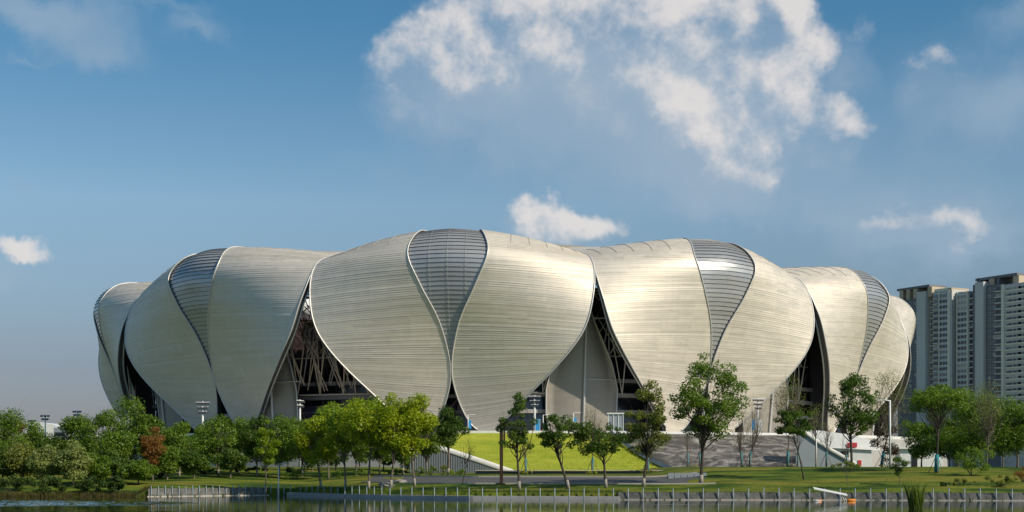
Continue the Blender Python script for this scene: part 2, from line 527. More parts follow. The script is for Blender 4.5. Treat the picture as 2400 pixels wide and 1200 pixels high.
# a wind-ruffled patch of the lake: real ripples
rg_ = np.random.default_rng(2)
gx = np.arange(-125, -33, 0.22); gy = np.arange(141, 181, 0.22)
GX, GY = np.meshgrid(gx, gy)
er = np.hypot((GX + 82) / 46, (GY - 160.5 - 0.02 * (GX + 60)) / 16.5) + .05 * np.sin(GX * .35) + .03 * np.sin(GX * .9 + GY)
amp = np.clip((1.0 - er) / .10, 0, 1)
hh = np.zeros_like(GX)
for i in range(26):
    th = rg_.normal(1.2, .55); k_ = rg_.uniform(5.5, 12.5); hh += np.sin((GX * np.cos(th) + GY * np.sin(th)) * k_ + rg_.uniform(0, 6.28)) * .17 / k_ / 26 ** .5 * 1.4
P_ = np.stack([GX, GY, 0.02 * (amp > 0) - .03 * (amp <= 0) + amp * hh], -1)
idx_ = np.arange(GX.size).reshape(GX.shape)
f_ = np.stack([idx_[:-1, :-1], idx_[:-1, 1:], idx_[1:, 1:], idx_[1:, :-1]], -1).reshape(-1, 4)
keep_ = (amp.ravel()[f_] > 0).any(1); f_ = f_[keep_]
used_, inv_ = np.unique(f_, return_inverse=True)
me_ = bpy.data.meshes.new('lake_ripples'); me_.from_pydata(P_.reshape(-1, 3)[used_].tolist(), [], inv_.reshape(-1, 4).tolist())
me_.materials.append(wm); me_.polygons.foreach_set('use_smooth', [True] * len(me_.polygons))
tag(new_obj('lake_ripples', me_), kind='structure')


def strip(name, mats, pts_in, pts_out, z_off, kind='structure'):
    m = MB()
    m.grid([[(x, y, ground_z(x, y) + z_off) for x, y in pts_in], [((x + a) / 2, (y + c) / 2, ground_z((x + a) / 2, (y + c) / 2) + z_off) for (x, y), (a, c) in zip(pts_in, pts_out)],
            [(x, y, ground_z(x, y) + z_off) for x, y in pts_out]])
    return tag(m.build(name, mats, None, True), kind=kind)


rx = [float(v) for v in np.arange(-22, 27.1, 1.0)]
strip('lake_path', M['asphalt'], [(x, shore_y(x) + 13.2) for x in rx], [(x, shore_y(x) + 31.8) for x in rx], 0.012)
# kerbs of the path and the retaining strip behind it
for s0, h, nm in ((12.7, .16, 'kerb'), (31.9, .22, 'kerb')):
    m = MB()
    rows = [[], [], [], []]
    for x in rx:
        y = shore_y(x) + s0; z = ground_z(x, y)
        rows[0].append((x, y, z - .2)); rows[1].append((x, y, z + h)); rows[2].append((x, y + .5, z + h)); rows[3].append((x, y + .5, z - .2))
    m.grid(rows); tag(m.build(nm, M['kerb']), kind='structure')

# ------------------------------------------------------------------ stadium surface (fitted)
Q = dict(D=501.1491, xc=0.4331, a=161.8032, b=125.6858, phi=1.473, ph=0.5023, pw=1.4482, zb=13.1683,
         dc=[-0.0002, -2.5748, 0.9039, 4.7386, 8.275, 9.3329, 3.575, -10.8948, -30.6336, -50.3102],
         zc=[0.0269, -0.3433, 11.9654, 24.6179, 35.3999, 43.0425, 49.2008, 49.8454, 50.8635, 49.6529],
         ds=[0.6509, 4.1628, 7.3755, 8.167, 6.5988, 2.1047, -6.4591, -18.2526, -33.7009, -49.5768],
         zs=[0.0337, 7.6346, 14.2301, 22.8852, 32.9713, 41.7005, 44.8287, 47.1637, 50.3569, 49.5864],
         uo=[0.1109, 0.3563, 0.6785, 0.8853, 0.9706, 1.0047, 1.0, 1.0, 1.0, 1.0],
         ui=[0.4539, 0.1743, 0.0103, 0.0543, 0.1869, 0.2659, 0.2207, 0.1551, 0.0, 0.0],
         mt={-2: -0.0865, -1: -0.1661, 0: -0.0271, 1: -0.0067, 2: -0.0238, 3: 0.0272, 4: 0.0854},
         mh={-3: 1.0348, -2: 0.9047, -1: 0.9535, 0: 0.9626, 1: 0.9529, 2: 0.9344, 3: 0.9268},
         mi={-2: 0.1834, -1: -2.3495, 0: -1.9897, 1: -0.4205, 2: -1.6407, 3: -1.2565})


def spl(vals, v):
    vals = np.asarray(vals, float); n = len(vals) - 1
    x = np.clip(v, 0, 1) * n; i = np.minimum(x.astype(int), n - 1); t = x - i
    m = np.gradient(vals)
    return (2 * t**3 - 3 * t**2 + 1) * vals[i] + (t**3 - 2 * t**2 + t) * m[i] + (-2 * t**3 + 3 * t**2) * vals[i + 1] + (t**3 - t**2) * m[i + 1]


_t = np.linspace(0, 2 * np.pi, 4001)
_s = np.concatenate([[0], np.cumsum(np.hypot(np.diff(Q['a'] * np.cos(_t)), np.diff(Q['b'] * np.sin(_t))))]); _s /= _s[-1]


def wrap(k):
    return ((k + 6) % 14) - 6


def ring(ph, d, z):
    """point at module phase ph, offset d outward from the base ellipse, height z above the plaza datum"""
    ph = np.asarray(ph, float); d = np.asarray(d, float); z = np.asarray(z, float)
    t = np.interp((Q['ph'] + ph / 14.) % 1.0, _s, _t)
    nx = np.cos(t) / Q['a']; ny = np.sin(t) / Q['b']; l = np.hypot(nx, ny)
    X = Q['a'] * np.cos(t) + nx / l * d; Y = Q['b'] * np.sin(t) + ny / l * d
    c, s = math.cos(Q['phi']), math.sin(Q['phi'])
    return np.stack([X * c - Y * s + Q['xc'], X * s + Y * c + Q['D'], z + Q['zb'] + 0 * X], -1)


def surf(k, u, v):
    u = np.asarray(u, float); v = np.asarray(v, float)
    u, v = np.broadcast_arrays(u, v)
    L = k - .5 + Q['mt'].get(k, 0.); Rr = k + .5 + Q['mt'].get(wrap(k + 1), 0.)
    ph = (L + Rr) / 2 + u * (Rr - L) / 2
    w = np.abs(u) ** Q['pw']
    mh = lambda j: Q['mh'].get(wrap(j), 1.0)
    d = spl(Q['dc'], v) * (1 - w) + spl(Q['ds'], v) * w + Q['mi'].get(k, 0.) * (1 - w)
    hs = np.where(u < 0, (mh(k - 1) + mh(k)) / 2, (mh(k + 1) + mh(k)) / 2)
    z = spl(Q['zc'], v) * (1 - w) * mh(k) + spl(Q['zs'], v) * w * hs
    return ring(ph, d, z)


def surf_n(k, u, v):
    e = 1e-3
    du = surf(k, np.minimum(np.asarray(u) + e, 1), v) - surf(k, np.maximum(np.asarray(u) - e, -1), v)
    dv = surf(k, u, np.asarray(v) + e) - surf(k, u, np.asarray(v) - e)
    n = np.cross(du, dv)
    n /= np.maximum(np.linalg.norm(n, axis=-1, keepdims=True), 1e-9)
    c = surf(k, u, v) - np.array([Q['xc'], Q['D'], 20.0])
    sgn = np.sign((n * c).sum(-1, keepdims=True))
    return n * np.where(sgn == 0, 1, sgn)


def u_in(v): return np.clip(spl(Q['ui'], np.asarray(v, float)), 0, 1)
def u_out(v): return np.clip(spl(Q['uo'], np.asarray(v, float)), 0, 1)


PLAZA = 12.2
stadium = thing('stadium', 'huge silver lotus-petal stadium standing above the lake', 'stadium', (Q['xc'], Q['D'], PLAZA))
SO = np.array([Q['xc'], Q['D'], PLAZA])
V0 = 0.105
# row boundaries of equal arc length on the petal mid-line
_vf = np.linspace(V0, 0.665, 600)
_p = surf(0, 0.45 + 0 * _vf, _vf)
_a = np.concatenate([[0], np.cumsum(np.linalg.norm(np.diff(_p, axis=0), axis=1))]); 
NROW = 48
VROWS = np.interp(np.linspace(0, _a[-1], NROW + 1), _a, _vf)
VROOF = np.linspace(0.665, 1.0, 9)


def grid_quads(P, N, mi=0):
    """P (rows, cols, 3) -> verts, faces"""
    r, c, _ = P.shape
    idx = np.arange(r * c).reshape(r, c)
    f = np.stack([idx[:-1, :-1], idx[:-1, 1:], idx[1:, 1:], idx[1:, :-1]], -1).reshape(-1, 4)
    return P.reshape(-1, 3), f


def arr_obj(name, V, F, mats, parent, smooth=True, uv=None, sharp=False):
    me = bpy.data.meshes.new(name)
    me.from_pydata(V.tolist(), [], F.tolist() if hasattr(F, 'tolist') else F)
    for m in (mats if isinstance(mats, (list, tuple)) else [mats]):
        me.materials.append(m)
    if smooth:
        me.polygons.foreach_set('use_smooth', [True] * len(me.polygons))
    if uv is not None:
        ul = me.uv_layers.new(name='UVMap')
        li = np.empty(len(me.loops), int); me.loops.foreach_get('vertex_index', li)
        ul.data.foreach_set('uv', uv[li].astype(np.float32).ravel())
    me.update()
    return new_obj(name, me, parent)


def strip_geo(k, sd, va, vb, ua, ub, nseg, lift, row):
    """one horizontal cladding strip: a face leaning out towards its lower edge and a little lip below it"""
    jr = random.Random(k * 1000 + row * 7 + int(sd)); lift = lift * jr.uniform(.6, 1.7); top = 0.02 + 0.035 * jr.random()
    t = np.linspace(0, 1, nseg + 1)
    u1 = sd * (ua[0] + (ub[0] - ua[0]) * t); u2 = sd * (ua[1] + (ub[1] - ua[1]) * t)
    um = (u1 + u2) / 2; vm_ = (va + vb) / 2
    Ps = [surf(k, u1, va + 0 * u1), surf(k, um, vm_ + 0 * u1), surf(k, u2, vb + 0 * u2)]
    Ns = [surf_n(k, u1, va + 0 * u1), surf_n(k, um, vm_ + 0 * u1), surf_n(k, u2, vb + 0 * u2)]
    lm = lift * jr.uniform(.45, .9)                     # a shallower rib half-way up
    parts = [(Ps[0] - Ns[0] * 0.05, Ps[0] + Ns[0] * lift), (Ps[0] + Ns[0] * lift, Ps[1] + Ns[1] * top), (Ps[1] + Ns[1] * top, Ps[1] + Ns[1] * (top + lm)), (Ps[1] + Ns[1] * (top + lm), Ps[2] + Ns[2] * top)]
    x = np.concatenate([[0], np.cumsum(np.linalg.norm(np.diff(Ps[0], axis=0), axis=1))]) + abs(u1[0]) * 34 + 60 * k + 500 * (sd > 0)
    Vs, Fs, n0 = [], [], 0
    for a_, b_ in parts:
        V_, F_ = grid_quads(np.stack([a_, b_]), None); Vs.append(V_); Fs.append(F_ + n0); n0 += len(V_)
    uv = np.stack([np.tile(x, 8), np.full(8 * len(x), row + .5)], -1)
    return np.concatenate(Vs) - SO, np.concatenate(Fs), uv


def panel_rows(k, sd, rows, nseg, lift=0.06):
    for r, (va, vb) in enumerate(zip(rows[:-1], rows[1:])):
        ia, ib = float(u_in(va)), float(u_in(vb)); oa, ob = float(u_out(va)), float(u_out(vb))
        if oa - ia < 0.01 and ob - ib < 0.01: continue
        yield r, strip_geo(k, sd, va, vb, (ia, ib), (max(oa, ia), max(ob, ib)), nseg, lift, r)


FRONT = (-1, 0, 1)
for k in range(-6, 8):
    vis = k in (-3, -2, -1, 0, 1, 2, 3, 4)
    nseg = 18 if k in FRONT else (14 if vis else 6)
    for sd in (-1, 1):
        # the shell behind the cladding is the petal's own mesh
        vs = np.concatenate([np.linspace(V0, 0.665, 30 if vis else 14), VROOF[1:]])
        t = np.linspace(0, 1, 13 if vis else 6)
        ui_, uo_ = u_in(vs), np.maximum(u_out(vs), u_in(vs))
        UU = sd * (ui_[:, None] + (uo_ - ui_)[:, None] * t[None]); VV = vs[:, None] + 0 * UU
        S = surf(k, UU, VV); N = surf_n(k, UU, VV)
        Va, Fa = grid_quads(S - N * 0.10, None); Vb, Fb = grid_quads(S - N * 1.5, None)
        r_, c_ = S.shape[:2]; n_ = len(Va)
        idx = np.arange(n_).reshape(r_, c_)
        bd = np.concatenate([idx[0, :], idx[1:, -1], idx[-1, -2::-1], idx[-2:0:-1, 0]])
        bq = np.stack([bd, np.roll(bd, -1), np.roll(bd, -1) + n_, bd + n_], -1)
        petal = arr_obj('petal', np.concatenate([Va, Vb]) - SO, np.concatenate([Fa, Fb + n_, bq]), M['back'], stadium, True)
        if k in FRONT:
            for r, (V, F, uv) in panel_rows(k, sd, VROWS, nseg):
                arr_obj('panel', V, F, M['panel'], petal, True, uv)
        rows = VROOF if k in FRONT else (np.concatenate([VROWS if vis else VROWS[::3], VROOF[1:]]))
        Vs, Fs, Us, n = [], [], [], 0
        for r, (V, F, uv) in panel_rows(k, sd, rows, nseg, 0.06):
            Vs.append(V); Fs.append(F + n); Us.append(uv + np.array([0, 100 if k in FRONT else 0])); n += len(V)
        tag(arr_obj('roof_sheet' if k in FRONT else 'cladding', np.concatenate(Vs), np.concatenate(Fs), M['panel'], petal, True, np.concatenate(Us)), kind='stuff')
        # foot of the petal down to the plaza
        u1 = sd * np.linspace(float(u_in(V0)), float(u_out(V0)), 6)
        lo = surf(k, u1, V0 + 0 * u1); nn = surf_n(k, u1, V0 + 0 * u1)
        foot = lo.copy(); foot[:, 2] = PLAZA - 0.3
        Vv, Ff = grid_quads(np.stack([lo - nn * 1.4, foot - nn * 1.4, foot, lo]), None)
        arr_obj('foot', Vv - SO, Ff, M['panel'], petal, True, np.zeros((len(Vv), 2)))
        if vis:
            # white rims along the petal's two edges: one on the face, one along the back of the shell
            for which, vend in (('i', 0.86), ('o', 0.70)):
                vv = np.linspace(V0, vend, 64)
                uu = sd * (u_in(vv) if which == 'i' else u_out(vv))
                c = surf(k, uu, vv); nn = surf_n(k, uu, vv)
                m = MB()
                m.tube((c + nn * 0.12 - SO).tolist(), 0.17 if which == 'o' else 0.16, 6)
                if which == 'o':
                    sel = vv < 0.60
                    m.tube((c - nn * 1.35 - SO)[sel].tolist(), 0.24, 6)
                m.build('edge_trim', M['trim'], petal, True)
            if k in (-2, -1, 0, 1, 2):
                for uu in (0.42, 0.55, 0.68, 0.80, 0.91):
                    vv = np.linspace(0.60, 0.74, 9)
                    c = surf(k, sd * uu + 0.02 * (vv - .6) / .14, vv); nn = surf_n(k, sd * uu + 0 * vv, vv)
                    m = MB(); m.tube((c + nn * 0.13 - SO).tolist(), 0.055, 4)
                    m.build('roof_seam', M['conc'], petal, True)
    # glazed drop between the two petals
    vs = np.linspace(0.225, 0.885, 26); t = np.linspace(-1, 1, 7)
    UU = u_in(vs)[:, None] * t[None]; VV = vs[:, None] + 0 * UU
    S = surf(k, UU, VV) - surf_n(k, UU, VV) * 0.9
    Vv, Ff = grid_quads(S - SO, None)
    drop = arr_obj('glazed_drop', Vv, Ff, M['dark'], stadium, True)
    vd = np.interp(np.arange(0, 46.0, 1.08), np.concatenate([[0], np.cumsum(np.linalg.norm(np.diff(surf(k, 0 * vs, vs), axis=0), axis=1))]), vs)
    Vs, Fs, Us, n = [], [], [], 0
    for r, (va, vb) in enumerate(zip(vd[:-1], vd[1:])):
        ua, ub = float(u_in(va)), float(u_in(vb))
        if max(ua, ub) < 0.006 or vb - va < 1e-4: continue
        t = np.linspace(-1, 1, 9)
        vb2 = va + (vb - va) * 0.90
        lo = surf(k, ua * t, va + 0 * t); hi = surf(k, ub * t, vb2 + 0 * t)
        nl = surf_n(k, ua * t, va + 0 * t); nh = surf_n(k, ub * t, vb2 + 0 * t)
        Va, Fa = grid_quads(np.stack([lo - nl * 0.20, hi - nh * 0.36]) - SO, None); Vb, Fb = grid_quads(np.stack([lo - nl * .70, lo - nl * 0.20]) - SO, None)
        Vv = np.concatenate([Va, Vb]); Ff = np.concatenate([Fa, Fb + len(Va)])
        uv = np.stack([np.full(36, 900.5 + 50 * k), np.full(36, r + .5)], -1)
        if k in FRONT:
            me_o = arr_obj('louvre', Vv, Ff, M['louvre'], drop, True, uv)
        else:
            Vs.append(Vv); Fs.append(Ff + n); Us.append(uv); n += len(Vv)
    if Vs:
        tag(arr_obj('louvre_rows', np.concatenate(Vs), np.concatenate(Fs), M['louvre'], drop, True, np.concatenate(Us)), kind='stuff')
    if k == 0:
        for j, uu in enumerate((-0.5, 0.0, 0.5)):
            vv = np.linspace(0.40 if uu else 0.30, 0.66, 24)
            c = surf(k, uu * .24 + 0 * vv, vv); nn = surf_n(k, uu * .24 + 0 * vv, vv)
            ok = u_in(vv) > abs(uu * .24) + .01
            m = MB(); m.tube((c - nn * 0.12 - SO)[ok].tolist(), 0.035, 4); m.build('mullion', M['grey_steel'], drop, True)

# inner petals that stand behind each seam
IW = ([0, 4, 10, 16, 21, 26, 30, 33], [8.4, 9.2, 9.3, 7.6, 5.2, 2.6, 1.0, 0.25])
PHM = 720.0 / 14 / 0.79   # rough metres per module along the ring


def seam_phase(k):
    return k + .5 + Q['mt'].get(wrap(k + 1), 0.)


PER = float(np.hypot(np.diff(Q['a'] * np.cos(_t)), np.diff(Q['b'] * np.sin(_t))).sum())
MPM = PER / 14
SHIFT = {-1: -17.0, 0: -0.6, 1: -6.0, -2: 4.0}
for k in range(-6, 8):
    p0 = seam_phase(k) + SHIFT.get(k, 0.) / MPM
    zz = np.linspace(-1.2, 33, 26); wz = np.interp(np.maximum(zz, 0), *IW) * (0.75 if k == -1 else 1.0)
    tt = np.linspace(-1, 1, 9)
    A = p0 + (wz[:, None] * tt[None]) / MPM
    dd = -4.8 + 0.10 * zz[:, None] + 1.4 * (1 - tt[None] ** 2)
    P = ring(A, dd, zz[:, None] + 0 * A); Pb = ring(A, dd - 0.7, zz[:, None] + 0 * A)
    Va, Fa = grid_quads(P, None); Vb, Fb = grid_quads(Pb, None)
    n_ = len(Va); idx = np.arange(n_).reshape(P.shape[:2])
    bd = np.concatenate([idx[0, :], idx[1:, -1], idx[-1, -2::-1], idx[-2:0:-1, 0]])
    bq = np.stack([bd, np.roll(bd, -1), np.roll(bd, -1) + n_, bd + n_], -1)
    V = np.concatenate([Va, Vb]) - SO
    uv = np.stack([np.tile((A * MPM).ravel(), 2), np.tile((zz[:, None] * .8 + 0 * A).ravel(), 2)], -1)
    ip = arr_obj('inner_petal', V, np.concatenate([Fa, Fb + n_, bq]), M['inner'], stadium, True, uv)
    if k in (-3, -2, -1, 0, 1, 2, 3):
        for e in (0, 8):
            m = MB(); m.tube((P[:, e] - SO).tolist(), 0.22, 5); m.build('edge_trim', M['trim'], ip, True)
        m = MB(); m.tube((ring(p0 + 0 * zz, -3.15 + 0.10 * zz, zz) - SO).tolist(), 0.34, 6); m.build('rib', M['trim'], ip, True)
        for zz_ in (12.3,):
            w_ = float(np.interp(zz_, *IW)); a_ = p0 + np.linspace(0, w_, 8) / MPM; t_ = np.linspace(0, 1, 8)
            m = MB(); m.tube((ring(a_, -4.8 + .1 * zz_ + 1.5 * (1 - t_**2), zz_ + 0 * a_) - SO).tolist(), 0.14, 4); m.build('band', M['trim'], ip, True)

# concourse wall, stands and roof underside inside
def ring_band(name, prof, mats, smooth=True, n=168, parent=stadium, ph0=-7.0, ph1=7.0):
    A = np.linspace(ph0, ph1, n + 1)
    P = np.stack([ring(A, d, z + 0 * A) for d, z in prof])
    Vv, Ff = grid_quads(P - SO, None)
    return arr_obj(name, Vv, Ff, mats, parent, smooth)


S1 = -0.5 + Q['mt'][0]
ring_band('concourse_glazing', [(-14, -1.0), (-14, 12.0)], M['dark_glass'], n=24, ph0=S1 - .55, ph1=S1 + .55)
ring_band('concourse_glazing', [(-6.5, -1.0), (-6.5, 31.0), (-16, 36)], M['dark_glass'], n=150, ph0=S1 + .55, ph1=S1 + 14 - .55)
for z in (4.6, 8.6, 12.2):
    m = MB()
    ring_band('floor_slab', [(-14, z - .45), (-12.6, z - .45), (-12.6, z + .45), (-14, z + .45)], M['conc'], False, 24, stadium, S1 - .55, S1 + .55)
    ring_band('floor_slab', [(-6.5, z - .45), (-5.4, z - .45), (-5.4, z + .45), (-6.5, z + .45)], M['conc'], False, 150, stadium, S1 + .55, S1 + 14 - .55)
ring_band('stand_underside', [(-60, 0.0), (-14, 17.5)], M['dark'])
ring_band('seating_bowl', [(-62, -2), (-60, 0.6), (-38, 8.0), (-36, 9.5), (-14, 18.0), (-13, 20)], M['seat'])
ring_band('roof_soffit', [(-6, 37), (-20, 43.5), (-36, 46.5), (-49, 46.8)], M['warm_steel'])
ring_band('roof_ring', [(-47, 45.5), (-52.5, 45.5), (-52.5, 51.5), (-47, 51.5)], M['white_paint'])
ring_band('lower_stand', [(-9, -1.2), (-10, 1.0), (-13.9, 6.8)], M['seat'], n=24, ph0=S1 - .5, ph1=S1 + .5)
for k, sg in ((-3, -1), (-2, -1), (1, 1), (2, 1)):
    pc = seam_phase(k) + sg * .30
    P = np.stack([ring(pc + np.zeros(5), np.array([-6.4, -6.4, -6.4, -6.4, -6.4]), np.array([-1, 8, 16, 24, 31.])), ring(pc + np.zeros(5), np.array([-3.6, -2.5, 0.5, 2.5, 3.5]), np.array([-1, 8, 16, 24, 31.]))])
    Vv, Ff = grid_quads(P - SO, None); arr_obj('cross_wall', Vv, Ff, M['dark'], stadium, False)
# hanging ring under the roof, glimpsed through the widest gap
m = MB(); hc = np.array([px(766, 366), 366.0, pz(790, 366)])
for r_, w_, z_, mt_, nm_ in ((5.6, 1.0, 0.0, 'warm_steel', 'hanging_ring'), (3.7, .62, .35, 'white_paint', 'hanging_ring')):
    m = MB(); pts_ = [tuple(hc - SO + np.array([r_ * math.cos(a), r_ * .7 * math.sin(a), z_ + r_ * .62 * math.sin(a) - .25 * r_ * math.cos(a)])) for a in np.linspace(0, 2 * math.pi, 33)]
    m.tube(pts_, w_, 8, 0, False); m.build(nm_, M[mt_], stadium, True)
# lattice under the whole roof ring
m = MB(); A = np.linspace(-7, 7, 113)
lo_ = [ring(A, d + 0 * A, z + 0 * A) for d, z in ((-8, 33.5), (-18, 39.5), (-30, 42.5), (-44, 43.5))]
for L_ in lo_:
    m.tube((L_ - SO).tolist(), .30, 4, 0, False)
for i in range(112):
    for a_, b_ in zip(lo_[:-1], lo_[1:]):
        m.tube([(a_[i] - SO).tolist(), (b_[i] - SO).tolist()], .24, 4, 0, False)
        m.tube([(a_[i] - SO).tolist(), (b_[i + 1] - SO).tolist()], .18, 4, 0, False)
tag(m.build('roof_truss', M['warm_steel'], stadium, True), kind='stuff')
# columns and truss members seen through the openings between the petals
rr = random.Random(5)
for k in (-3, -2, -1, 0, 1, 2):
    p0 = seam_phase(k)
    tr = new_obj('truss', None, stadium)
    def seg(a, b, r, mt):
        m = MB(); pa = ring(*a); pb = ring(*b); m.tube([(pa - SO).tolist(), (pb - SO).tolist()], r, 5); m.build('strut', mt, tr, True)
    mt = M['trim'] if k != -1 else M['warm_steel']
    offs = np.array([-14, -10.5, -7, -3.5, 0, 3.5, 7, 10.5, 14]) / MPM
    for i, o in enumerate(offs):
        if i % 3 == 0: seg((p0 + o, -5.0, 9), (p0 + o * 0.8, -2.0, 27), 0.15, mt)
        if i + 2 < len(offs): seg((p0 + offs[i + (2 if i % 2 else 0)] * .9, -3.6, 18), (p0 + offs[i + (0 if i % 2 else 2)] * .8, -2.0, 27), 0.12, mt)
        if i + 1 < len(offs):
            if i % 2: seg((p0 + o, -5.0, 9), (p0 + offs[i + 1] * .8, -2.0, 27), 0.17, mt)
            else: seg((p0 + offs[i + 1], -5.0, 9), (p0 + o * .8, -2.0, 27), 0.17, mt)
    seg((p0 + offs[0], -5.0, 9), (p0 + offs[-1], -5.0, 9), 0.26, mt)
    seg((p0 + offs[0] * .9, -3.6, 18), (p0 + offs[-1] * .9, -3.6, 18), 0.18, mt)
    seg((p0 + offs[0] * .8, -2.0, 27), (p0 + offs[-1] * .8, -2.0, 27), 0.28, mt)
    seg((p0 + offs[0] * .8, -2.0, 33.5), (p0 + offs[-1] * .8, -2.0, 33.5), 0.24, M['warm_steel'])
    for i in range(90 if k == -1 else 34):
        o = rr.uniform(-13, 13) / MPM * .8; o2 = o + rr.uniform(-5, 5) / MPM
        z = rr.uniform(20, 32); z2 = z + rr.uniform(2.5, 7)
        seg((p0 + o, -2 - rr.uniform(0, 6), z), (p0 + o2, -2 - rr.uniform(0, 8), min(z2, 37)), 0.12, M['warm_steel'] if rr.random() < .75 else M['dark_steel'])
    for i in range(22 if k == -1 else 0):
        o = rr.uniform(-14, 10) / MPM; o2 = o + rr.choice((-6, -4, 4, 6)) / MPM
        seg((p0 + o, -4.6, 9.3 + rr.uniform(0, 3)), (p0 + o2, -2.4, 24 + rr.uniform(0, 8)), 0.13, M['warm_steel'] if i % 3 else M['grey_steel'])
    for i in range(16 if k == -1 else 4):
        o = rr.uniform(-13, 1) / MPM; o2 = o + rr.uniform(-5, 5) / MPM
        seg((p0 + o, -8, 10 + rr.uniform(0, 5)), (p0 + o2, -7, 20 + rr.uniform(0, 6)), 0.12, M['dark_steel'])

# ------------------------------------------------------------------ podium
m = MB()
A = np.linspace(-7, 7, 169)
top = ring(A, 17.0 + 0 * A, PLAZA - Q['zb'] + 0 * A)
bot = ring(A, 17.6 + 0 * A, -Q['zb'] + 2.0 + 0 * A)
m.grid([bot.tolist(), top.tolist(), ring(A, -70 + 0 * A, PLAZA - Q['zb'] + 0 * A).tolist()])
tag(m.build('plaza', M['paving']), kind='structure')
# low white parapet at the plaza edge
m = MB()
A = np.linspace(-1.6, 2.6, 120); zb = PLAZA - Q['zb']
m.grid([ring(A, 17.05 + 0 * A, zb - .5 + 0 * A).tolist(), ring(A, 17.05 + 0 * A, zb + .28 + 0 * A).tolist(), ring(A, 16.6 + 0 * A, zb + .28 + 0 * A).tolist(), ring(A, 16.6 + 0 * A, zb + 0 * A).tolist()])
tag(m.build('plaza_parapet', M['white_paint']), 'low white parapet along the front edge of the plaza', 'parapet')


def edge_at(x):      # front plaza edge depth for a lateral position
    A = np.linspace(-3, 3.5, 800); P = ring(A, 17.3 + 0 * A, 0 * A)
    i = int(np.argmin(np.abs(P[:, 0] - x)))
    return float(P[i, 1])


def slope_sheet(name, x_top, x_bot, y_bot, z_bot, mats, nx=26, nv=12, sag=0.6, ztop=PLAZA - .25, seed=3, rough=0.0):
    rr = random.Random(seed)
    P = []
    for i in range(nv + 1):
        t = i / nv; row = []
        for j in range(nx + 1):
            s = j / nx
            xt = x_top[0] + (x_top[1] - x_top[0]) * s; xb = x_bot[0] + (x_bot[1] - x_bot[0]) * s
            yt = edge_at(xt) + .4
            z = z_bot + (ztop - z_bot) * t - sag * math.sin(math.pi * t) + rough * (rr.random() - .5) * (0 < i < nv)
            row.append((xb + (xt - xb) * t, y_bot + (yt - y_bot) * t, z))
        P.append(row)
    m = MB(); m.grid(P)
    return tag(m.build(name, mats, None, rough == 0), kind='structure')


slope_sheet('grass_slope', (-17, px(1432, 323)), (-19, px(1574, 266)), 266, 3.35, M['slope_grass'], sag=0.9)
# relief stone slope: dark stone with pale cloud-like marks
m = bpy.data.materials.new('relief_stone'); m.use_nodes = True
T = NT(m.node_tree); b = m.node_tree.nodes['Principled BSDF']; b.inputs['Roughness'].default_value = .8
pos = T.n('NewGeometry').outputs['Position']
n1 = T.noise(T.vm('MULTIPLY', pos, (0.13, 0.10, 0.34)), 1.0, 9, 0.74, 1.6)
n2 = T.noise(pos, 1.4, 4, 0.6)
c = T.mix(T.rng(n1, 0.48, 0.62), (0.06, 0.054, 0.048), (0.36, 0.33, 0.29))
c = T.mix(T.rng(n2, 0.3, 0.7, 0, .35), c, (0.05, 0.047, 0.043))
T.link(c, b.inputs['Base Color'])
bp = T.n('Bump'); bp.inputs['Strength'].default_value = .6; bp.inputs['Distance'].default_value = .3
T.link(n1, bp.inputs['Height']); T.link(bp.outputs[0], b.inputs['Normal'])
M['relief'] = m
slope_sheet('stone_slope', (px(1434, 323), px(1915, 340)), (px(1576, 287), px(1990, 287)), 287, 3.9, M['relief'], sag=0.0, nx=40, nv=10, rough=0.35)
# kerb between grass and stone
m = MB()
a = Vector((px(1433, 323), 323.0, PLAZA)); bq = Vector((px(1578, 266), 265.5, 3.7))
pts = [a.lerp(bq, i / 14) for i in range(15)]
for off, z in (((0, 0, 0), 0),):
    m.tube([(p.x, p.y, p.z - .15 - .75 * math.sin(math.pi * i / 14)) for i, p in enumerate(pts)], 0.55, 4)
tag(m.build('slope_kerb', M['conc']), 'pale stone kerb running down between the lawn slope and the stone slope', 'kerb')

# ------------------------------------------------------------------ embankment, railing posts
def shore_run(x0, x1, step):
    n = max(2, int((x1 - x0) / step)); return [x0 + (x1 - x0) * i / n for i in range(n + 1)]


def wall_run(name, label, x0, x1, h, thick, mats, lean=.25):
    m = MB(); rows = [[], [], [], []]
    rr = random.Random(int(x0 * 7))
    for x in shore_run(x0, x1, .8):
        y = shore_y(x); z = ground_z(x, y + .01)
        j = rr.uniform(-.05, .05)
        rows[0].append((x, y - lean - .25 + j, -1.0)); rows[1].append((x, y - .22 + j, h + rr.uniform(-.03, .03))); rows[2].append((x, y + thick, h)); rows[3].append((x, y + thick, z - .5))
    m.grid(rows)
    # stone toe just above the water
    toe = [[], [], []]
    for x in shore_run(x0, x1, .8):
        y = shore_y(x) - .46; toe[0].append((x, y - .16, -.3)); toe[1].append((x, y - .16, .09)); toe[2].append((x, y + .25, .10))
    w = m.build(name, mats)
    t = MB(); t.grid(toe); t.build('toe_ledge', M['kerb'], w)
    return tag(w, label, 'wall')


wall_run('embankment_wall', 'grey rubble stone embankment wall below the right-hand lawn', px(1450, 178), 130, 0.95, .5, M['stone_wall'])
wall_run('embankment_wall', 'pale stone embankment wall below the dark trees on the left', -50.4, -35.6, 1.12, .5, M['stone_wall'])
# planted ledge in the middle: stone ledge low, plants above
m = MB(); rows = [[] for _ in range(4)]
for x in shore_run(-33, px(1455, 178), .8):
    y = shore_y(x)
    rows[0].append((x, y - .5, -1)); rows[1].append((x, y - .45, .42)); rows[2].append((x, y + .3, .46)); rows[3].append((x, y + .35, .2))
m.grid(rows)
tag(m.build('embankment_wall', M['conc']), 'low concrete ledge at the waterline below the planted bank', 'wall')


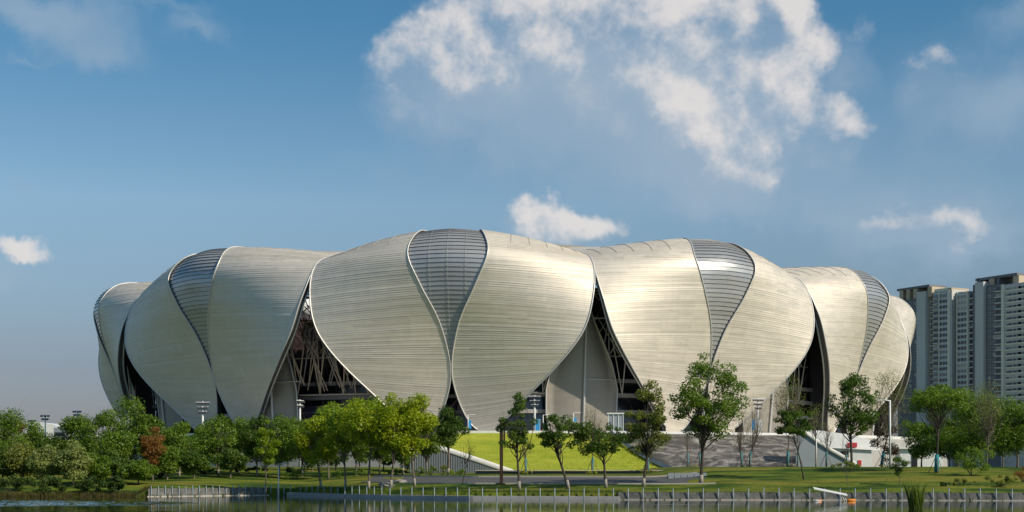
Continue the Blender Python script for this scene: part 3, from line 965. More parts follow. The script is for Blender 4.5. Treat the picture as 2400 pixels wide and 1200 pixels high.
def blades(name, mats, spots, h, w, parent=None, seed=1, lean=.35):
    """spots: list of (x, y, z, n, radius)"""
    rg = np.random.default_rng(seed)
    V = []; F = []; tint = []
    for (x, y, z, n, r) in spots:
        a = rg.uniform(0, 6.28, n); q = r * np.sqrt(rg.uniform(0, 1, n)); hh = h * rg.uniform(.45, 1.0, n)
        bx = x + q * np.cos(a); by = y + q * np.sin(a); b2 = rg.uniform(0, 6.28, n); ln = lean * hh * rg.uniform(0, 1, n); ww = w * rg.uniform(.6, 1.2, n)
        for i in range(n):
            dx, dy = math.cos(b2[i]), math.sin(b2[i]); k = len(V)
            V += [(bx[i] - dy * ww[i] / 2, by[i] + dx * ww[i] / 2, z), (bx[i] + dy * ww[i] / 2, by[i] - dx * ww[i] / 2, z),
                  (bx[i] + dx * ln[i] * .4 + dy * ww[i] * .4, by[i] + dy * ln[i] * .4 - dx * ww[i] * .4, z + hh[i] * .6), (bx[i] + dx * ln[i], by[i] + dy * ln[i], z + hh[i])]
            F.append((k, k + 1, k + 2, k + 3)); tint += [rg.uniform(0, 1)] * 4
    me = bpy.data.meshes.new(name); me.from_pydata(V, [], F); me.materials.append(mats)
    at = me.attributes.new('tint', 'FLOAT', 'POINT'); at.data.foreach_set('value', tint)
    return new_obj(name, me, parent)


LM = {
    'dark': leaf_mat('leaf_dark', (0.032, 0.075, 0.01), (0.135, 0.22, 0.026)),
    'mid': leaf_mat('leaf_mid', (0.058, 0.13, 0.012), (0.215, 0.32, 0.03)),
    'bright': leaf_mat('leaf_bright', (0.12, 0.215, 0.012), (0.34, 0.43, 0.024), .5),
    'yellow': leaf_mat('leaf_yellow', (0.165, 0.27, 0.008), (0.46, 0.5, 0.02), .5),
    'olive': leaf_mat('leaf_olive', (0.075, 0.11, 0.018), (0.29, 0.31, 0.055)),
    'pale': leaf_mat('leaf_pale', (0.1235, 0.1755, 0.0390), (0.3770, 0.4160, 0.1300)),
    'rust': leaf_mat('leaf_rust', (0.14, 0.065, 0.014), (0.36, 0.18, 0.04)),
    'plum': leaf_mat('leaf_plum', (0.0325, 0.0208, 0.0156), (0.0975, 0.0624, 0.0390)),
    'reed': leaf_mat('leaf_reed', (0.0585, 0.1105, 0.0156), (0.2210, 0.2730, 0.0455)),
    'shorep': leaf_mat('leaf_shore', (0.0234, 0.0585, 0.0104), (0.1105, 0.1690, 0.0260)),
    'blossom': leaf_mat('leaf_blossom', (0.2600, 0.2470, 0.0130), (0.5500, 0.5460, 0.0260), .3),
}
rr = random.Random(11)
sp = []
for i in range(900):
    x = rr.uniform(-32, px(1460, 178)); y = shore_y(x) + rr.uniform(.2, 2.2)
    sp.append((x, y, max(.3, ground_z(x, y) - .5), 7, .35))
tag(blades('bank_plants', LM['shorep'], sp, 0.95, .07, None, 3), 'dark green trailing plants along the waterside bank', 'plants', kind='stuff')
sp = []
for i in range(700):
    x = rr.uniform(-80, -50.5); y = shore_y(x) + rr.uniform(-.5, 3)
    sp.append((x, y, max(-.1, ground_z(x, y) - .1) if y > shore_y(x) else -.1, 6, .5))
tag(blades('bank_grass', leaf_mat('leaf_bank', (0.05, 0.05, 0.012), (0.16, 0.13, 0.04)), sp, 0.9, .06, None, 4), 'wild grass fringing the water below the left wood', 'grass', kind='stuff')
sp = []
for i in range(700):
    x = rr.uniform(-48, 70); y = shore_y(x) + (rr.random() ** 2) * 40 + .6
    if -24 < x < 27 and y - shore_y(x) > 11.5: continue
    sp.append((x, y, ground_z(x, y) - .04, 8, .5))
tag(blades('lawn_tufts', leaf_mat('leaf_lawn', (0.07, 0.105, 0.012), (0.155, 0.17, 0.022)), sp, 0.22, .05, None, 5), 'grass tufts on the lakeside lawn', 'grass', kind='stuff')

sp = []
for i in range(260):
    x = rr.uniform(px(1455, 178), 72) if i % 3 else rr.uniform(-50, -36)
    y = shore_y(x) - rr.choice((.05, .1, .62)); sp.append((x, y, .02 if y < shore_y(x) - .5 else .80, rr.randint(3, 12), rr.uniform(.1, .35)))
tag(blades('wall_weeds', LM['shorep'], sp, 0.42, .05, None, 9), 'weeds growing along the embankment wall', 'weeds', kind='stuff')
sp = []
for i in range(2600):
    t_ = rr.random(); sx_ = rr.random()
    xb_ = -19 + (px(1574, 266) + 19) * sx_; xt_ = -17 + (px(1432, 323) + 17) * sx_
    z_ = 3.35 + (PLAZA - .25 - 3.35) * t_ - .9 * math.sin(math.pi * t_)
    sp.append((xb_ + (xt_ - xb_) * t_, 266 + (edge_at(xt_) + .4 - 266) * t_ if i < 0 else 266 + (323.3 - 266) * t_, z_ - .12, 5, .7))
tag(blades('slope_tufts', leaf_mat('leaf_slope', (0.30, 0.35, 0.02), (0.52, 0.52, 0.04)), sp, 0.42, .09, None, 6), 'short grass tufts on the bright slope below the stadium', 'grass', kind='stuff')
# one row of steel posts standing in the shallows
fence = thing('shore_railing', 'row of blue-grey steel posts standing along the lakeshore', 'railing', (0, shore_y(0), 0))
m = MB(); m.tube([(0, 0, -1.2), (0, 0, 1.42)], .062, 8); m.tube([(0, 0, 1.42), (0, 0, 1.46), (0, 0, 1.52)], [.08, .08, .02], 8)
pm = m.mesh('post', M['post'], True)
x = -50.0; y0 = shore_y(0)
prev = None; cab = []
while x < 75:
    y = shore_y(x) - .42
    lean = random.Random(int(x * 13)).uniform(-.02, .02)
    o = new_obj('post', pm, fence, (x, y - y0, random.Random(int(x * 17)).uniform(-.06, .05))); o.rotation_euler = (lean, lean * .7, 0)
    # step along the shore, 1.85 m between posts
    d = 1.85 if x > -33 else 1.05
    sl = (shore_y(x + .1) - shore_y(x)) / .1
    x += d / math.hypot(1, sl)

# floating aerator with a tilted solar panel
fx, fy = px(1950, 172), 172.0
ft = thing('floating_aerator', 'small floating platform with tilted white panel and orange floats on the lake', 'float', (fx, fy, 0))
m = MB()
P = [(-2.25, -.55, 1.42), (1.75, -.55, .62), (1.85, .65, .80), (-2.15, .65, 1.60)]
m.face([(x, y, z + .09) for x, y, z in P]); m.face([(x, y, z) for x, y, z in P][::-1])
for i in range(4):
    a, c = P[i], P[(i + 1) % 4]; m.face([a, c, (c[0], c[1], c[2] + .09), (a[0], a[1], a[2] + .09)])
m.build('panel', M['white_paint'], ft)
m = MB()
for a, c in (((1.2, -.4, .72), (.9, -.4, .02)), ((1.2, .5, .8), (1.6, .5, .05)), ((1.2, -.4, .72), (1.7, -.3, .05)), ((.4, .4, .95), (1.0, .4, .05)), ((-.4, 0, 1.1), (.9, 0, .1))):
    m.tube([a, c], .045, 6)
m.build('frame', M['white_paint'], ft)
for ox, oy, s in ((2.35, .2, 1.0), (-1.55, -.2, .55)):
    m = MB(); m.tube([(ox - .55 * s, oy, .06), (ox - .42 * s, oy, .08), (ox + .42 * s, oy, .08), (ox + .55 * s, oy, .06)], [.05, .19 * s, .19 * s, .05], 10)
    m.build('float', M['orange'], ft, True)
m = MB(); m.tube([(-2.2, -.2, .05), (-1.9, -.2, .07), (-1.3, -.2, .07)], [.04, .12, .1], 8); m.build('pump', M['white_paint'], ft, True)

# reeds in the near water
rd = thing('reed_clump', 'tall clump of green reeds rising from the water at right', 'reeds', (px(2146, 141), 141, 0))
blades('stalks', LM['reed'], [(0, 0, -.3, 260, .62)], 3.1, .035, rd, 8, .32)

# ------------------------------------------------------------------ ramps, walls, weathered column
yr = 250.0
ra = thing('stair_ramp', 'white-topped ramp wall with dark slatted side, left of the grass slope', 'ramp', (px(1100, yr), yr, 3))
ox, oy, oz = px(1100, yr), yr, 3.0
cv = [(960, 1022), (1003, 1036), (1060, 1053), (1120, 1073), (1170, 1090), (1216, 1106)]
def cpt(x, y, dy=0.0): return (px(x, yr) - ox, dy, pz(y, yr) - oz)
def dense(c, n=6):
    out = []
    for (a, b_), (c_, d) in zip(c[:-1], c[1:]):
        out += [(a + (c_ - a) * i / n, b_ + (d - b_) * i / n) for i in range(n)]
    return out + [c[-1]]
cd_ = dense(cv)
m = MB(); m.grid([[cpt(x, y + 11, -.05) for x, y in cd_], [cpt(x, y, -.35) for x, y in cd_], [cpt(x, y - 1, .0) for x, y in cd_], [cpt(x, y - 1, 1.2) for x, y in cd_], [cpt(x, y + 14, 1.2) for x, y in cd_]])
e = cpt(1216, 1106); m.box((e[0] + .15, .45, e[2] / 2 - .25), (.3, 1.6, max(.3, e[2] + .6)))
m.build('parapet', M['white_paint'], ra, True)
m = MB(); gz = ground_z(ox, yr) - oz
m.grid([[(cpt(x, y)[0], .25, gz - .5) for x, y in cd_], [cpt(x, y + 11, .25) for x, y in cd_]])
m.build('side_wall', M['t_dark'], ra)
m = MB()
for i in range(62):
    x = 962 + i * 4.0
    yy = np.interp(x, [c[0] for c in cv], [c[1] for c in cv]) + 11.5
    a = cpt(x, yy)
    if a[2] > gz + .1: m.box((a[0], .12, (a[2] + gz) / 2), (.13, .12, a[2] - gz))
tag(m.build('slats', M['ramp_grey'], ra), kind='stuff')
m = MB()
m.grid([[cpt(x, y - 1, 1.2) for x, y in cd_], [cpt(x, y + 4, 9.0) for x, y in cd_]])
m.build('stair_surface', M['conc'], ra)

m = MB()
cx_, cy_ = px(1175, 195), 195.0
cz_ = ground_z(cx_, cy_)
col = thing('steel_column', 'tall dark brown weathered steel column on the lakeside path', 'column', (cx_, cy_, cz_))
m.box((0, 0, 4.35), (.46, .46, 8.7)); m.build('shaft', M['corten'], col)
m = MB(); m.box((0, 0, .05), (1.1, 1.1, .12)); m.build('base_plate', M['corten'], col)
m = MB(); m.box((.40, -.1, 6.6), (.24, .34, 2.2)); m.build('side_fin', M['corten'], col)

# low retaining wall behind the path
m = MB()
for x0, x1, nm in ((px(1115, 240), px(1640, 240), ''),):
    y = 238.0; z = ground_z(10, y)
    m.box(((x0 + x1) / 2, y, z + .12), (x1 - x0, .45, .65))
tag(m.build('retaining_wall', M['t_dark']), 'long low dark wall at the foot of the grass slope', 'wall')
m = MB(); m.box(((x0 + x1) / 2, 237.6, z + .55), (x1 - x0, 1.2, .12)); 
tag(m.build('wall_coping', M['kerb']), 'pale coping slab along the low dark wall', 'coping')
# row of grey planter panels
pb = thing('planter_panels', 'row of pale grey panels beside the big dark tree at the path end', 'planter', (px(1610, 205), 205, ground_z(px(1610, 205), 205)))
z0 = pz(1121, 205) - pb.location.z
for i in range(6):
    m = MB(); m.box((px(1573 + 15.2 * i, 205) - pb.location.x, 0, z0 + .38), (.82, .12, .80)); m.build('panel', M['ramp_grey'], pb)
m = MB(); m.box((0, .12, z0 / 2 + .05), (5.6, .10, z0 + .7)); m.build('backing', M['t_dark'], pb)

# right-hand curved ramp and white pavilion
yr2 = 278.0
rb = thing('curved_ramp', 'white-edged ramp curving down at the right end of the stone slope', 'ramp', (px(1940, yr2), yr2, 4))
ox, oy, oz = px(1940, yr2), yr2, 4.0
def cp2(x, y, dy=0.0): return (px(x, yr2) - ox, dy, pz(y, yr2) - oz)
cv2 = [(1868, 1003), (1890, 1012), (1915, 1030), (1945, 1049), (1975, 1066), (2000, 1080), (2016, 1092)]
cd2 = dense(cv2, 5)
m = MB(); m.grid([[cp2(x, y + 8, 0) for x, y in cd2], [cp2(x, y, -.3) for x, y in cd2], [cp2(x, y - 1, 0) for x, y in cd2], [cp2(x, y - 1, .9) for x, y in cd2], [cp2(x, y + 8, .9) for x, y in cd2]])
m.build('parapet', M['white_paint'], rb, True)
gz2 = ground_z(ox, yr2) - oz
m = MB(); m.grid([[(cp2(x, y)[0] - .2, .3, gz2 - .4) for x, y in cd2], [cp2(x, y + 8, .3) for x, y in cd2]]); m.build('side_wall', M['ramp_grey'], rb)

yp = 292.0
pv = thing('white_pavilion', 'low white pavilion with sloping roof and red sign behind the saplings', 'pavilion', (px(1980, yp), yp, ground_z(px(1980, yp), yp)))
ox, oz = pv.location.x, pv.location.z
def cp3(x, y, dy=0.0): return (px(x, yp) - ox, dy, pz(y, yp) - oz)
m = MB()
P = [(1890, 1006), (1935, 1010), (1990, 1018), (2050, 1033), (2062, 1040)]
m.grid([[cp3(x, 1047 + (x - 1890) * .05, 0) for x, y in P], [cp3(x, y, .6) for x, y in P], [cp3(x, y - 3, 9) for x, y in P], [cp3(x, 1047, 9.6) for x, y in P]])
m.build('roof', M['white_paint'], pv, False)
m = MB()
a, c = cp3(1900, 1048), cp3(2044, 1055)
m.box(((a[0] + c[0]) / 2, 4.8, a[2] / 2 - .1), (c[0] - a[0], 8.6, a[2] + .1)); m.build('wall', M['white_paint'], pv)
a = cp3(1981, 1070); m = MB(); m.box((a[0], .44, a[2] * .5 + .6), (1.6, .1, a[2] * 1.0 + 1.0)); m.build('door', M['dark_glass'], pv)
a = cp3(1997, 1043); m = MB(); m.box((a[0], -.08, a[2]), (2.0, .08, .95)); m.build('sign_board', M['red_ban'], pv)
a = cp3(2016, 1085); m = MB(); m.box((a[0], .42, a[2]), (.7, .08, 1.1)); m.build('notice', M['red_ban'], pv)
pv2 = thing('white_kiosk', 'small white kiosk half hidden by bushes right of the pavilion', 'kiosk', (px(2160, 300), 300, ground_z(px(2160, 300), 300)))
m = MB(); m.box((0, 2, 1.9), (9, 4, 3.8)); m.build('wall', M['white_paint'], pv2)
m = MB(); m.box((0, 1.8, 4.0), (9.8, 5, .4)); m.build('roof', M['white_paint'], pv2)
m = MB(); m.box((-1.5, -.06, 1.3), (1.2, .1, 2.4)); m.build('door', M['dark_glass'], pv2)

# entrance canopy and glass lobby on the plaza, seen right of the grass slope
en = thing('glass_lobby', 'small pale glass lobby box on the plaza below the gap between petals', 'lobby', (px(1442, 330), 330, PLAZA))
m = MB(); m.box((0, 0, 2.2), (3.2, 3, 4.0)); m.build('glazing', M['ramp_grey'], en)
for dx in (-1.7, -.55, .6, 1.7):
    m = MB(); m.box((dx, -1.55, 2.2), (.16, .16, 4.2)); m.build('mullion', M['white_paint'], en)
m = MB(); m.box((0, 0, 4.35), (3.9, 3.6, .3)); m.build('roof', M['white_paint'], en)
en = thing('plaza_canopy', 'long low white canopy on the plaza beside the glass lobby', 'canopy', (px(1490, 331), 331, PLAZA))
m = MB(); m.grid([[(-3.9 + i * .6, y, 1.7 + .5 * math.sin(math.pi * min(1, i / 9)) ** .5) for i in range(14)] for y in (-1.2, 1.2)]); m.grid([[(-3.9 + i * .6, y, 1.55 + .5 * math.sin(math.pi * min(1, i / 9)) ** .5) for i in range(14)] for y in (-1.2, 1.2)], 0, True)
m.build('roof', M['white_paint'], en, True)
for dx in (-3.2, 0, 3.4):
    m = MB(); m.box((dx, 0, .85), (.16, .16, 1.7)); m.build('column', M['white_paint'], en)

# ------------------------------------------------------------------ lamps, banners
def floodlight(x, Y, head_y, label, rows=3, rot=0.0, zbase=None, cols=5):
    z = ground_z(px(x, Y), Y) if zbase is None else zbase
    h = pz(head_y, Y) - z
    t = thing('floodlight_mast', label, 'floodlight', (px(x, Y), Y, z), rot, 'floodlight masts round the stadium')
    m = MB(); m.tube([(0, 0, 0), (0, 0, h)], [.32, .17], 8); m.build('pole', M['white_paint'], t, True)
    for r in range(rows):
        w = 2.9 - .55 * r; zz = h - .15 - .95 * r
        m = MB(); m.box((0, 0, zz), (w, .14, .14)); m.build('crossbar', M['white_paint'], t)
        n = max(2, cols - r)
        for i in range(n):
            m = MB(); dx = -w / 2 + w * (i + .5) / n
            m.box((dx, -.25, zz - .28), (w / n * .72, .32, .42), 0); m.build('lamp', M['lamp_dark'], t)
    return t


floodlight(475, 300, 941, 'white floodlight mast with three lamp rows before the dark left petals')
floodlight(301, 320, 951, 'floodlight head just above the treetops at the far left petals', 1)
floodlight(703, 300, 937, 'white floodlight mast seen edge-on before the open truss gap', 2, R(68))
floodlight(972, 305, 927, 'floodlight head peeping over the yellow-green trees', 1)
floodlight(1253, 329, 927, 'floodlight mast on the plaza beside the blue banner', 3, zbase=PLAZA)
floodlight(1776, 345, 934, 'floodlight mast on the plaza behind the bare propped trees', 3, R(12), zbase=PLAZA)
floodlight(106, 420, 972, 'distant twin floodlight at far left beside the white roof', 2, cols=3)
floodlight(181, 420, 962, 'distant dark floodlight head over the left wood', 2, cols=2)
floodlight(75, 440, 984, 'leftmost tiny distant floodlight', 1, cols=2)


def street_lamp(x, Y, base_z, top_y, label, arm=1.2, sgn=1, banner=None, r=.09):
    h = pz(top_y, Y) - base_z
    t = thing('street_lamp', label, 'lamp post', (px(x, Y), Y, base_z))
    m = MB(); m.tube([(0, 0, 0), (0, 0, h)], [r * 1.25, r], 8); m.build('pole', M['white_paint'], t, True)
    if arm:
        m = MB(); m.tube([(0, 0, h - .1), (sgn * arm * .5, 0, h), (sgn * arm, 0, h + .03)], [r * .8, r * .7, r * .6], 6); m.build('arm', M['white_paint'], t, True)
        m = MB(); m.box((sgn * (arm + .3), 0, h + .02), (.85, .3, .13)); m.build('lamp_head', M['white_paint'], t)
    if banner:
        m = MB(); m.box((sgn * .42, 0, h - banner[0]), (.62, .05, banner[1])); m.build('banner', M['blue_ban'], t)
    return t


street_lamp(1097, 326, PLAZA, 972, 'white plaza lamp with blue banner, left end of the grass slope', 1.0, 1, (2.2, 2.0))
street_lamp(1273, 328, PLAZA, 972, 'bent white plaza lamp just right of the blue banner', 1.2, 1)
street_lamp(1327, 328, PLAZA, 976, 'short hooked white plaza lamp above the grass slope', .5, -1)
street_lamp(1344, 328, PLAZA, 967, 'white plaza lamp with small blue sign near the inner petal rib', 1.0, 1, (1.6, .9))
street_lamp(653, 207, ground_z(px(653, 207), 207), 1087, 'slim white path lamp among the trunks on the left lawn', .5, 1, None, .07)
street_lamp(2086, 216, ground_z(px(2086, 216), 216), 938, 'tall white street lamp at the right end of the stadium', 1.3, -1, None, .13)
street_lamp(1913, 272, ground_z(px(1913, 272), 272), 1010, 'thin white lamp before the curved ramp', 0, 1, None, .12)
for x, Y, y0_, y1_, w, mt_, lab in ((1260, 327, 982, 1012, 1.0, 'blue_ban', 'tall blue banner board standing on the plaza'),
                                    (1766, 340, 984, 1008, .75, 'blue_ban', 'blue banner board beside the bare trees on the plaza'),
                                    (1781, 340, 984, 1008, .85, 'white_paint', 'white banner board beside the bare trees on the plaza'),
                                    (1648, 338, 950, 1007, .5, 'white_paint', 'narrow white banner behind the big dark tree')):
    t = thing('banner_board', lab, 'banner', (px(x, Y), Y, PLAZA))
    m = MB(); za, zb_ = pz(y1_, Y) - PLAZA, pz(y0_, Y) - PLAZA
    m.box((0, 0, (za + zb_) / 2), (w, .08, zb_ - za)); m.build('board', M[mt_], t)
    m = MB(); m.box((-w / 2 - .05, 0, zb_ / 2), (.08, .1, zb_)); m.box((w / 2 + .05, 0, zb_ / 2), (.08, .1, zb_)); m.build('frame', M['white_paint'], t)

# ------------------------------------------------------------------ residential towers
E0 = Vector((0.50, -0.866)); E0.normalize()
NORM = Vector((E0.y, -E0.x))       # faces the lake, front-left
if NORM.y > 0: NORM = -NORM
TP = Vector((px(2098, 735), 735.0))


def along(x):
    mm = (x - 1200) / FPX
    return (TP.x - mm * TP.y) / (mm * E0.y - E0.x)


RZ = math.atan2(E0.y, E0.x)
FLOOR = 2.76
unit = {}


def unit_mesh(kind):
    """one storey-high window; local x along the facade, -y... outwards is +n"""
    if kind in unit: return unit[kind]
    m = MB()
    if kind == 'small':
        m.box((0, 0, 0), (1.5, .10, 1.5), 1); m.box((-.33, -.03, 0), (.55, .12, 1.25), 0); m.box((.33, -.03, 0), (.55, .12, 1.25), 0)
    elif kind == 'wide':
        m.box((0, 0, 0), (1, .10, 1.75), 1); 
        for i in (-1, 0, 1): m.box((i * .31, -.03, 0), (.27, .12, 1.55), 0)
    else:
        m.box((0, 0, -.1), (1, .12, 1.9), 0); m.box((0, -.5, -1.05), (1.04, 1.0, .55), 1)
    unit[kind] = m.mesh('window_' + kind, [M['t_glass'], M['t_white'] if kind != 'bal' else M['t_wall']])
    return unit[kind]


def tower(label, segs, base=3.0, pergola=()):
    root = thing('apartment_tower', label, 'tower', (TP.x + E0.x * along(segs[0][0]), TP.y + E0.y * along(segs[0][0]), base), RZ, 'grey apartment towers behind the stadium')
    t0 = along(segs[0][0])
    for (x0, x1, topy, proud, mt_, win) in segs:
        a, c = along(x0) - t0, along(x1) - t0
        xm = (x0 + x1) / 2; Ym = TP.y + E0.y * along(xm)
        h = pz(topy, Ym) - base
        m = MB(); m.box(((a + c) / 2, (18 - proud) / 2, h / 2), (c - a - .02, 18 + proud, h)); wl = m.build('wall', M[mt_], root)
        if mt_ == 't_band': pass
        nfl = int(h / FLOOR)
        for kind, f, wd, extra in win:
            if kind == 'slab':
                for i in range(1, nfl + 1):
                    zz = h - i * FLOOR - .25
                    if zz < 32: break
                    m = MB(); m.box(((a + c) / 2, -proud - .16, zz), (c - a, .32, extra)); m.build('floor_band', M['t_trim'], root)
                continue
            if kind == 'fin':
                m = MB(); m.box((a + (c - a) * f, -proud - .25, h / 2), (wd, .5, h)); m.build('fin', M['t_trim'], root); continue
            me = unit_mesh(kind)
            for i in range(nfl):
                zz = h - 2.4 - i * FLOOR
                if zz < 32: break
                o = new_obj('window', me, root, (a + (c - a) * f, -proud - .04, zz))
                if kind != 'small': o.scale = (wd, 1, 1)
    for (x0, x1, y0_, y1_, mt_) in pergola:
        a, c = along(x0) - t0, along(x1) - t0
        Ym = TP.y + E0.y * along((x0 + x1) / 2)
        za, zb_ = pz(y1_, Ym) - base, pz(y0_, Ym) - base
        m = MB(); m.box(((a + c) / 2, 6, (za + zb_) / 2), (c - a, 12, zb_ - za)); m.build('roof_frame', M[mt_], root)
    return root


L1 = lambda x0, x1: along(x1) - along(x0)
tower('grey apartment tower block right behind the stadium', [
    (2104, 2152, 702, 0.0, 't_dark', [('small', .30, 1, 0), ('small', .62, 1, 0), ('small', .88, 1, 0)]),
    (2152, 2173, 684, 1.2, 't_wall', []),
    (2173, 2187, 690, -2.0, 't_sunlit', [('bal', .6, 3.2, 0)]),
    (2187, 2231, 682, 0.0, 't_wall', [('bal', .16, 3.4, 0), ('wide', .58, 6.2, 0), ('fin', .34, .5, 0), ('fin', .86, 1.6, 0)]),
    (2231, 2244, 683, -3.0, 't_dark', [('fin', .3, .4, 0), ('fin', .7, .4, 0)]),
    (2244, 2272, 684, 0.3, 't_wall', [('wide', .45, 7.2, 0), ('fin', .9, .7, 0), ('fin', .04, .5, 0)]),
    (2272, 2287, 682, -.8, 't_dark', [('bal', .5, 4.0, 0)]),
], pergola=[(2102, 2178, 672, 677, 't_dark'), (2108, 2116, 677, 703, 't_sunlit'), (2124, 2132, 677, 703, 't_sunlit'), (2140, 2150, 677, 703, 't_sunlit'), (2174, 2184, 672, 695, 't_sunlit'), (2190, 2224, 676, 684, 't_trim'), (2222, 2230, 674, 684, 't_sunlit')])
tower('taller grey apartment tower at the right edge with dark roof frame', [
    (2287, 2296, 668, 2.0, 't_dark', []),
    (2296, 2316, 662, 3.2, 't_wall', []),
    (2316, 2356, 668, 1.6, 't_dark', [('small', .22, 1, 0), ('small', .50, 1, 0), ('bal', .82, 4.4, 0)]),
    (2356, 2362, 668, 2.8, 't_trim', []),
    (2362, 2420, 664, 1.8, 't_wall', [('small', .10, 1, 0), ('wide', .40, 8.0, 0), ('wide', .80, 8.0, 0), ('slab', 0, 0, .75)]),
    (2420, 2520, 650, 1.2, 't_wall', [('wide', .25, 9.0, 0), ('wide', .7, 9.0, 0)]),
], pergola=[(2286, 2384, 646, 652, 't_dark'), (2290, 2296, 652, 668, 't_dark'), (2318, 2330, 652, 668, 't_sunlit'), (2336, 2342, 652, 668, 't_dark'), (2374, 2388, 646, 666, 't_sunlit')])
# white arena roof and a small office at far left
t = thing('white_arena', 'distant low white curved-roof hall behind the left wood', 'hall', (px(112, 900), 900, 4.2))
t.scale = (1.55, 1.5, 1.72)
m = MB()
P = []
for i in range(13):
    a = i / 12; P.append([(-9 + 26 * a, y, (17 - 10 * (a - .15) ** 2 * 1.3) if z else 5) for y, z in ((0, 0), (0, 1), (40, 1), (40, 0))])
m.grid(P); m.build('roof', M['white_paint'], t, False)
m = MB(); m.box((4, 20, 5.5), (26, 38, 11)); m.build('wall', M['white_paint'], t)
t = thing('far_office', 'tiny grey office block beside the distant white hall', 'building', (px(147, 600), 600, 4.2))
m = MB(); m.box((0, 0, 8.4), (5, 8, 16.8)); m.build('wall', M['ramp_grey'], t)
for i in range(3):
    m = MB(); m.box((0, -4.05, 9 + i * 2.6), (4.2, .1, 1.5)); m.build('window', M['t_glass'], t)

# ------------------------------------------------------------------ trees
def quads_obj(name, P, tint, mats, parent):
    """P: (n,4,3) leaf quads"""
    n = len(P)
    me = bpy.data.meshes.new(name)
    me.vertices.add(n * 4); me.loops.add(n * 4); me.polygons.add(n)
    me.vertices.foreach_set('co', P.astype(np.float32).ravel())
    me.loops.foreach_set('vertex_index', np.arange(n * 4, dtype=np.int32))
    me.polygons.foreach_set('loop_start', np.arange(0, n * 4, 4, dtype=np.int32))
    me.polygons.foreach_set('loop_total', np.full(n, 4, dtype=np.int32))
    me.materials.append(mats)
    at = me.attributes.new('tint', 'FLOAT', 'POINT')
    at.data.foreach_set('value', np.repeat(tint, 4).astype(np.float32))
    me.update(calc_edges=True)
    return new_obj(name, me, parent)


def leaves(rg, centres, radii, per, size, up=.35, flat=.75):
    """leaf quads gathered round clump centres"""
    C = []; T_ = []; O = []
    for c, r, n in zip(centres, radii, per):
        d = rg.normal(size=(n, 3)); d /= np.linalg.norm(d, axis=1, keepdims=True)
        q = rg.uniform(0.15, 1, (n, 1)) ** .45
        p = np.array(c) + d * q * r * np.array([1, 1, flat])
        C.append(p); O.append(d); T_.append(np.clip(rg.uniform(0.05, .85) * .55 + rg.uniform(0, .55, n), 0, 1))
    C = np.concatenate(C); O = np.concatenate(O); T_ = np.concatenate(T_)
    n = len(C)
    N = O * .55 + rg.normal(size=(n, 3)) * .55 + np.array([0, 0, up]); N /= np.linalg.norm(N, axis=1, keepdims=True)
    a = rg.normal(size=(n, 3)); a -= (a * N).sum(1, keepdims=True) * N; a /= np.linalg.norm(a, axis=1, keepdims=True)
    b_ = np.cross(N, a)
    L = size * rg.uniform(.6, 1.25, (n, 1)); w = L * rg.uniform(.45, .7, (n, 1))
    P = np.stack([C - a * L / 2, C + b_ * w / 2 - a * L * .05, C + a * L / 2, C - b_ * w / 2 - a * L * .05], 1)
    return P, T_


def limb_path(rg, a, b_, bend=.12, n=5):
    a = np.array(a, float); b_ = np.array(b_, float); L = np.linalg.norm(b_ - a)
    o = rg.normal(size=3) * bend * L; o[2] = abs(o[2]) * .6
    return [tuple(a + (b_ - a) * t + o * math.sin(math.pi * t) * (1 - .3 * t)) for t in np.linspace(0, 1, n)]


